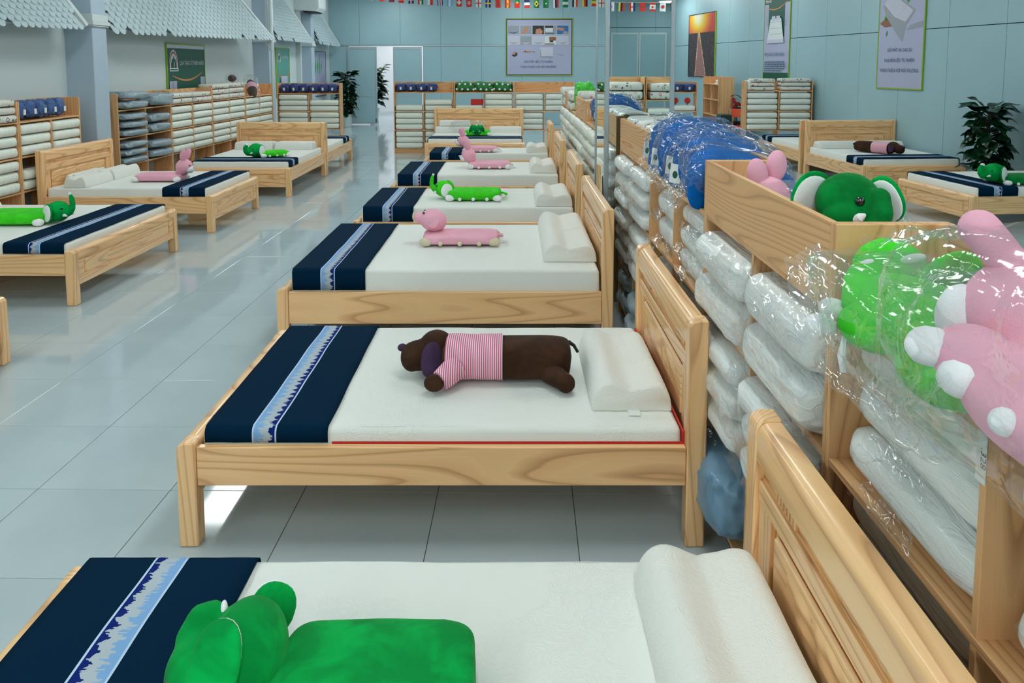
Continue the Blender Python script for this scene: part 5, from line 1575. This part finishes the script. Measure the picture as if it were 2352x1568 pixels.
elephant('small green elephant plush with lime body on the carved-headboard bed', on(bL3, -3.84, 11.55, 0.75), 0.46, 0.34, 0.09, 'plush_lime', 'plush_green', 'short', 1.0, -0.02, 0.11, 0.11)
dachshund('dark brown dachshund plush in a pink shirt on the double bed', on(bR1, 5.93, 12.0, 2.2))
elephant('dark green elephant plush near the large potted plant', on(bR2, 5.68, 8.98, 0.1), 0.55, 0.40, 0.11, 'plush_dkgreen', 'plush_green', 'short', 1.0, -0.02, 0.13)
# ================================================================ toys on the front shelves
def bag_shell(c, r, seed, parent, mat='film', rot=None, dis=0.16, fr=11, name='clear_bag', flap=None):
    """a loose clear bag: boxy pillow with sharp creases"""
    mb = MB()
    Rm = rot if rot is not None else Matrix.Identity(3)
    c = Vector(c)
    def f(u, v):
        th = -PI / 2 + PI * (0.004 + 0.992 * u)
        ph = 2 * PI * v
        k = sp(cos(th), 0.5)
        q = Vector((r[0] * sp(sin(th), 0.5), r[1] * k * sp(cos(ph), 0.6), r[2] * k * sp(sin(ph), 0.6)))
        w = Vector((q.x * 5 + seed, q.y * 5, q.z * 5))
        w2 = Vector((q.x * 7 - q.y * 11 + seed, q.y * 5 + q.z * 9, q.x * 3))
        d = 1 - dis * 0.55 * (1 - min(1, abs(mnoise.noise(w)) * 3)) - dis * 0.35 * (1 - min(1, abs(mnoise.noise(w2)) * 4)) + dis * 0.35 * mnoise.noise(w * 0.6)
        return tuple(c + Rm @ (q * d))
    mb.grid(f, 64, 76, wv=True)
    if flap:
        (p, a, b) = flap          # origin, edge vector, outward vector
        p, a, b = Vector(p), Vector(a), Vector(b)
        def g(u, v):
            q = p + a * (u - 0.5) * (1 - 0.25 * v) + b * v
            n_ = a.cross(b).normalized()
            return tuple(q + n_ * (0.03 * mnoise.noise((u * 3 + seed, v * 2, 1.0)) + 0.012 * (1 - min(1, 4 * abs(mnoise.noise((u * 5, v * 3, seed)))))))
        mb.grid(g, 26, 18)
    return mb.build(name, MT[mat], parent, smooth=True, sharp=None)

TZ = 1.262 + TK / 2          # tray floor height of the centre shelves
# lime elephant in a bag hanging over the edge of the front shelf
t = thing('bagged_elephant', 'lime green elephant plush in a clear bag hanging over the front shelf edge', 'plush toy', TR(0.87, 1.60, TZ))
part('body', blob([((0.0, -0.07, 0.085), (0.105, 0.33, 0.085)), ((-0.07, 0.06, 0.045), (0.07, 0.10, 0.05)), ((-0.06, -0.18, 0.03), (0.06, 0.12, 0.045))], 0.010, 6), MT['plush_lime'], t)
part('head', blob([((0.03, 0.20, 0.135), (0.085, 0.085, 0.080)), ((-0.04, 0.17, 0.115), (-0.075, 0.13, 0.08), 0.050, 0.036)], 0.009, 6), MT['plush_lime'], t)
for c in ((-0.115, 0.16, 0.055), (-0.165, 0.11, 0.035)):
    MB().ell(c, (0.040, 0.026, 0.026), 14, 10, rot=Re(0, 0.3, 0.2)).build('foot', MT['plush_white'], t, smooth=True, sharp=None)
for c in ((-0.028, 0.165, 0.165), (0.045, 0.125, 0.185)):
    MB().ell(c, (0.028, 0.012, 0.011), 12, 8, rot=Re(0, -0.3, -0.4)).build('tusk', MT['plush_white'], t, smooth=True, sharp=None)
mb = MB(); leafpad(mb, (0.10, 0.10, 0.13), (0.09, 0.10), Re(0.5, 0.3, 0.4), 0.014); mb.build('ear', MT['plush_lime'], t, smooth=True, sharp=None)
MB().tube([(-0.12, 0.08, 0.02), (-0.135, 0.065, -0.02), (-0.13, 0.06, -0.055)], 0.009, 8).build('strap', MT['plush_white'], t, smooth=True)
ball('pom_pom', (0.0, -0.17, 0.045), 0.022, 'plush_white', t)
bag_shell((-0.02, -0.05, 0.085), (0.175, 0.36, 0.125), 3.0, t, 'film_hazy', flap=((-0.13, 0.16, 0.10), (0.05, 0.24, 0.16), (-0.08, 0.03, -0.02)))
bag_shell((-0.11, -0.05, -0.01), (0.020, 0.30, 0.10), 8.0, t, 'film', rot=Re(0, 0.35, 0.0), dis=0.25, name='bag_hem')
# pink rabbit in a bag
t = thing('bagged_rabbit', 'large pink rabbit plush in a clear bag heaped on the front shelf', 'plush toy', TR(0.86, 1.20, TZ))
part('body', blob([((0.01, -0.12, 0.105), (0.175, 0.24, 0.085)), ((-0.10, 0.03, 0.145), (0.065, 0.07, 0.055)), ((0.03, 0.05, 0.07), (0.12, 0.12, 0.07))], 0.010, 6), MT['plush_pink'], t)
part('head', blob([((0.03, 0.11, 0.19), (0.098, 0.092, 0.10)), ((0.03, 0.05, 0.14), (0.08, 0.08, 0.06))], 0.009, 6), MT['plush_pink'], t)
ball('muzzle', (-0.050, 0.15, 0.172), (0.044, 0.044, 0.062), 'plush_white', t, 18)
for k, (p0, p1) in enumerate((((0.02, 0.12, 0.27), (-0.028, 0.15, 0.335)), ((0.075, 0.11, 0.28), (0.085, 0.12, 0.345)))):
    part('ear', blob([(p0, p1, 0.032, 0.036)], 0.007, 4), MT['plush_pink'], t)
for c in ((-0.158, 0.055, 0.155), (-0.135, -0.005, 0.125)):
    ball('foot', c, (0.040, 0.036, 0.034), 'plush_white', t)
for c in ((-0.158, -0.145, 0.118), (-0.12, -0.30, 0.11)):
    ball('pom_pom', c, 0.021, 'plush_white', t, 16)
bag_shell((0.01, -0.06, 0.165), (0.205, 0.36, 0.205), 14.0, t, 'film', dis=0.12, flap=((-0.06, 0.2, 0.30), (0.25, 0.05, 0.0), (-0.03, 0.10, -0.02)))
t = thing('bagged_plush', 'green plush in a wrinkled bag at the shelf corner below the pink rabbit', 'plush toy', TR(0.93, 0.86, TZ - 0.0))
part('body', blob([((0, 0, 0.06), (0.10, 0.16, 0.06)), ((-0.06, 0.08, 0.05), (0.06, 0.06, 0.045))], 0.012, 5), MT['plush_green'], t)
bag_shell((-0.02, 0.02, 0.07), (0.16, 0.22, 0.09), 21.0, t, 'film_hazy')

# elephant head and rabbit ears in the tray
t = thing('elephant_plush', 'green elephant plush with white-lined ears sitting in the shelf tray', 'plush toy', TR(0.975, 2.21, TZ + 0.088, -0.28, s=0.86))
part('body', blob([((0.0, 0.16, 0.03), (0.11, 0.20, 0.085)), ((0.0, 0.02, 0.03), (0.10, 0.09, 0.09))], 0.012, 5), MT['plush_green'], t)
part('head', blob([((0, 0, 0.165), (0.105, 0.095, 0.100)), ((0.01, -0.05, 0.12), (0.095, 0.075, 0.075)), ((0.085, -0.075, 0.195), (0.088, -0.11, 0.15), 0.034, 0.034), ((0.088, -0.105, 0.15), (0.07, -0.115, 0.09), 0.036, 0.038)], 0.007, 4), MT['plush_dkgreen'], t)
for sg_, c, rt in ((-1, (-0.115, 0.03, 0.185), Re(0.25, 0.25, 0.5)), (1, (0.12, 0.02, 0.175), Re(0.1, -0.55, -0.9))):
    mb = MB(); leafpad(mb, c, (0.070, 0.082), rt, 0.011); mb.build('ear', MT['plush_green'], t, smooth=True, sharp=None)
    c2 = tuple(Vector(c) + rt @ Vector((0, -0.007, -0.006)))
    mb = MB(); leafpad(mb, c2, (0.061, 0.073), rt, 0.0075); mb.build('ear_lining', MT['plush_white'], t, smooth=True, sharp=None)
ball('eye', (0.022, -0.106, 0.185), (0.0155, 0.011, 0.0155), 'black_bead', t, 14)
ball('eye', (0.112, -0.045, 0.185), (0.011, 0.0155, 0.0155), 'black_bead', t, 14)
MB().tube([(0.005, -0.108, 0.120), (0.022, -0.128, 0.137), (0.036, -0.133, 0.148)], [0.013, 0.015, 0.004], 10).build('tusk', MT['plush_white'], t, smooth=True)
bag_shell((0.06, 0.20, 0.10), (0.15, 0.20, 0.10), 31.0, t, 'film', dis=0.12, flap=((0.17, 0.0, 0.12), (0.0, 0.26, 0.10), (0.10, 0.0, -0.14)))
t = thing('rabbit_plush', 'pink rabbit plush in clear bag, two round ears above the tray rim', 'plush toy', TR(0.975, 2.88, TZ, 0.1))
part('body', blob([((0.0, -0.10, 0.06), (0.12, 0.22, 0.06)), ((0.0, 0.02, 0.13), (0.085, 0.08, 0.075))], 0.010, 6), MT['plush_pink'], t)
for c, ry in (((-0.042, 0.02, 0.212), -0.12), ((0.040, 0.04, 0.240), 0.14)):
    mb = MB(); mb.ell(c, (0.040, 0.030, 0.062), 18, 14, rot=Re(-0.1, ry, 0)); mb.build('ear', MT['plush_pink'], t, smooth=True, sharp=None)
bag_shell((0.03, -0.08, 0.095), (0.135, 0.27, 0.095), 41.0, t, 'film', dis=0.12)
t = thing('rabbit_plush', 'pink plush lying low in the tray before the green elephant', 'plush toy', TR(1.0, 2.03, TZ, 0.0))
part('body', blob([((0.03, -0.01, 0.10), (0.08, 0.06, 0.10))], 0.010, 4), MT['plush_pink'], t)

# heap of blue plush in bags
rn = random.Random(21)
for k in range(7):
    Y = 3.40 + 0.165 * k
    t = thing('bagged_whale', f'{["first", "second", "third", "fourth", "fifth", "sixth", "seventh"][k]} blue plush of the bagged heap, counted from the plush-tray end', 'plush toy', TR(1.0 + rn.uniform(-0.02, 0.03), Y, TZ, rn.uniform(-0.15, 0.15)), 'bagged blue plush heap')
    h = 0.25 + 0.02 * (k % 3) + 0.012 * k
    tilt = Re(-0.42 + rn.uniform(-0.12, 0.12), 0.26 + rn.uniform(-0.10, 0.10), 0)
    b = blob([((0.02, 0.0, h * 0.58), (0.235, 0.072, h * 0.42), tilt), ((0.19, 0.0, h * 0.36), (0.10, 0.055, 0.075), tilt), ((-0.16, 0.0, h * 0.5), (0.06, 0.06, 0.09))], 0.011, 4)
    part('body', b, MT['plush_blue'], t)
    mb = MB(); leafpad(mb, (-0.16, -0.03, h * 0.34), (0.06, 0.10), Re(-0.3, 0.4, 0.2 + 0.3 * (k % 3)), 0.016); mb.build('fin', MT['plush_blue'], t, smooth=True, sharp=None)
    bag_shell((0.02, 0.0, h * 0.52), (0.26, 0.105, h * 0.54), 50 + k * 3.3, t, 'film_crisp', rot=Re(-0.35, 0.2, 0), dis=0.26, flap=((-0.20, 0.02, 0.10), (0.0, 0.16, 0.10), (-0.07, 0.0, -0.09)))
    if k in (1, 2, 4, 6):
        o = MB().box(-0.001, 0.001, -0.026, 0.026, -0.045, 0.045).build('paper_tag', MT['tag_white'], t, M=TR(-0.225, 0.03, h * 0.42, 0.9, 0.1))
        MB().ell((-0.0015, 0, -0.005), (0.0006, 0.013, 0.018), 12, 8).build('tag_print', PRG, o)
# plush on the wall shelf
t = thing('bagged_dachshund', 'brown plush with pink shirt in a clear bag, by the pipe', 'plush toy', sg[3].M @ TR(0.62, 0.10, TZ, 0.5, 0, -0.6))
part('body', blob([((0.1, 0, 0.10), (0.30, 0.10, 0.10))], 0.014, 4), MT['plush_brown'], t)
ball('shirt', (0.14, 0, 0.105), (0.14, 0.115, 0.112), 'plush_pink', t, 20)
bag_shell((0.08, 0, 0.12), (0.40, 0.15, 0.15), 77.0, t, 'film')
t = thing('bagged_dachshund', 'dark brown plush peeking above the printed stack', 'plush toy', sg[2].M @ TR(1.2, 0.12, TZ + 0.298, 0.2))
part('body', blob([((0, 0, 0.07), (0.16, 0.08, 0.07))], 0.014, 4), MT['plush_brown'], t)
bag_shell((0, 0, 0.08), (0.22, 0.11, 0.10), 81.0, t, 'film')
# loose film over the stacked pillows on the wide bed
t = thing('plastic_bag', 'loose clear plastic bag draped beside the pillow stack on the wide bed', 'bag', TR(-0.95, 16.0, 0.497))
bag_shell((0, 0, 0.13), (0.36, 0.18, 0.13), 91.0, t, 'film_hazy', dis=0.3)
# grey bags on the floor and loose sheets in the gap behind the beds
t = thing('grey_sheet', 'pale grey plastic sheet folded out of the low bay behind the pig bed', 'plastic sheet', TR(0.80, 4.55, 0.0))
def gs(u, v):
    y = 0.02 - 0.30 * u
    return (-0.10 * (1 - v) * (0.4 + 0.6 * abs(sin(u * 7))) + 0.02 * mnoise.noise((u * 5, v * 5, 3)) + 0.0, y, 0.10 + 0.72 * v - 0.05 * sin(u * 5))
MB().grid(gs, 14, 12).build('sheet', MT['roll_grey'], t)

# ================================================================ plants
def leaf_mesh(L, W, seed):
    def f(u, v):
        w = W * (sin(PI * min(1, u * 0.93 + 0.07)) ** 0.75) * (1 - 0.25 * u)
        x = L * u
        y = (v - 0.5) * 2 * w
        return (x, y, -0.22 * L * u * u + 0.25 * abs(y) + 0.012 * sin(u * 9 + seed))
    return MB().grid(f, 7, 5).mesh('leaf', MT['leaf'], smooth=True, sharp=None)
def plant(label, x, y, z0, z1, R0, n, size, seed, pot=(0.15, 0.38), pole=True, cat='plant', name='potted_plant', side=None):
    rn = random.Random(seed)
    t = thing(name, label, cat, TR(x, y, 0), None)
    pr, ph = pot
    p = MB().tube([(0, 0, 0.002), (0, 0, 0.03), (0, 0, ph * 0.9), (0, 0, ph), (0, 0, ph), (0, 0, ph - 0.05)], [pr * 0.72, pr * 0.76, pr * 0.98, pr, pr * 0.9, pr * 0.88], 24).build('pot', MT['pot_white'], t, smooth=True)
    MB().tube([(0, 0, ph - 0.05), (0.0, 0.0, z0 + (z1 - z0) * 0.5), (0.01, 0, z1 - 0.08)], [0.035, 0.03, 0.022], 8).build('moss_pole', MT['stem'], t)
    stems = MB()
    ms = [leaf_mesh(size * k, size * k * 0.40, i) for i, k in enumerate((0.75, 0.9, 1.0, 1.2))]
    for k in range(n):
        f = (k + rn.random()) / n
        z = z0 + (z1 - z0) * f
        a = k * 2.399 + rn.uniform(-0.4, 0.4)
        rr = R0 * (0.35 + 0.65 * rn.random())
        top = f > 0.9
        px, py = rr * 0.55 * cos(a), rr * 0.55 * sin(a)
        stems.tube([(0.02 * cos(a), 0.02 * sin(a), z - 0.05), (px, py, z)], 0.005, 5)
        pitch = rn.uniform(-0.35, 0.7) if not top else rn.uniform(-0.7, 0.1)
        me = ms[rn.randrange(3)] if not top else ms[3]
        o = link('leaf', me, t, None, Matrix.Translation((px, py, z)) @ Euler((rn.uniform(-0.5, 0.5), pitch, a), 'XYZ').to_matrix().to_4x4())
    stems.build('stems', MT['stem'], t)
    return t
plant('large dark green climbing plant in a white pot by the panelled wall', 6.58, 10.62, 0.42, 1.32, 0.30, 130, 0.24, 4, (0.18, 0.40))
plant('dark climbing plant in a white pot beside the sliding door', -5.06, 23.5, 0.40, 1.62, 0.36, 150, 0.27, 9, (0.19, 0.40))
plant('green climbing plant in the bright corridor beyond the sliding door', -4.72, 26.4, 0.60, 1.78, 0.50, 140, 0.30, 14, (0.18, 0.42))

# ================================================================ clutter by the tall shelf
t = thing('folding_chair', 'red folding chair with chrome legs beside the tall empty shelf', 'chair', TR(5.27, 18.0, 0, -0.5))
for sx in (-0.2, 0.2):
    MB().tube([(sx, -0.22, 0.0), (sx, 0.16, 0.62), (sx, 0.22, 0.86)], 0.012, 8).build('leg', MT['steel'], t, smooth=True)
    MB().tube([(sx * 0.86, 0.24, 0.0), (sx * 0.86, -0.18, 0.46)], 0.011, 8).build('leg', MT['steel'], t, smooth=True)
MB().box(-0.2, 0.2, -0.22, 0.16, 0.44, 0.475).build('seat', MT['red'], t, bevel=0.01)
MB().grid(lambda u, v: (-0.21 + 0.42 * u, 0.17 + 0.05 * v - 0.05 * (1 - (2 * u - 1) ** 2) * -1, 0.66 + 0.20 * v), 9, 4).build('backrest', MT['orange'], t, smooth=True)
t = thing('standing_fan', 'black standing fan with a round guard behind the red folding chair', 'fan', TR(5.40, 18.62, 0, -0.9))
g = MB()
for R1, yy in ((0.225, 0.0), (0.15, -0.03), (0.075, -0.045), (0.225, -0.02)):
    g.tube([(R1 * cos(2 * PI * k / 28), yy, 0.95 + R1 * sin(2 * PI * k / 28)) for k in range(29)], 0.007 if R1 > 0.2 else 0.003, 6)
for k in range(20):
    a = 2 * PI * k / 20
    g.tube([(0.03 * cos(a), -0.05, 0.95 + 0.03 * sin(a)), (0.22 * cos(a), -0.01, 0.95 + 0.22 * sin(a))], 0.0025, 5)
g.build('guard', MT['black'], t)
for k in range(3):
    a = 2 * PI * k / 3
    MB().ell((0.09 * cos(a), 0.0, 0.95 + 0.09 * sin(a)), (0.085, 0.006, 0.05), 12, 8, rot=Re(0.3, -a, 0)).build('blade', MT['red'], t, smooth=True)
MB().tube([(0, 0.03, 0.95), (0, 0.12, 0.95)], 0.05, 12).build('motor', MT['black'], t)
MB().tube([(0, 0.06, 0.03), (0, 0.06, 0.93)], 0.014, 8).build('pole', MT['black'], t)
MB().tube([(0, 0.06, 0.0), (0, 0.06, 0.03)], [0.17, 0.15], 20).build('base', MT['black'], t)
t = thing('trolley', 'black two-tier trolley with small orange knob behind the fan', 'trolley', TR(5.60, 18.85, 0, -0.1))
for x in (-0.16, 0.16):
    for y in (-0.14, 0.14):
        MB().tube([(x, y, 0.0), (x, y, 0.86)], 0.012, 6).build('leg', MT['black'], t)
MB().box(-0.18, 0.18, -0.16, 0.16, 0.70, 0.86).build('top_bin', MT['black'], t, bevel=0.01)
MB().box(-0.18, 0.18, -0.16, 0.16, 0.12, 0.52).build('lower_bin', MT['black'], t, bevel=0.01)
ball('knob', (-0.05, -0.17, 0.42), 0.03, 'orange', t); ball('knob', (-0.06, -0.17, 0.60), 0.02, 'tag_white', t)
t = tag(MB().box(-0.13, 0.13, -0.2, 0.2, 0.0, 0.72).build('storage_box', MT['dkgreen'], None, bevel=0.01, M=TR(5.06, 18.35, 0)), 'dark green box standing at the end of the tall empty shelf', 'box')
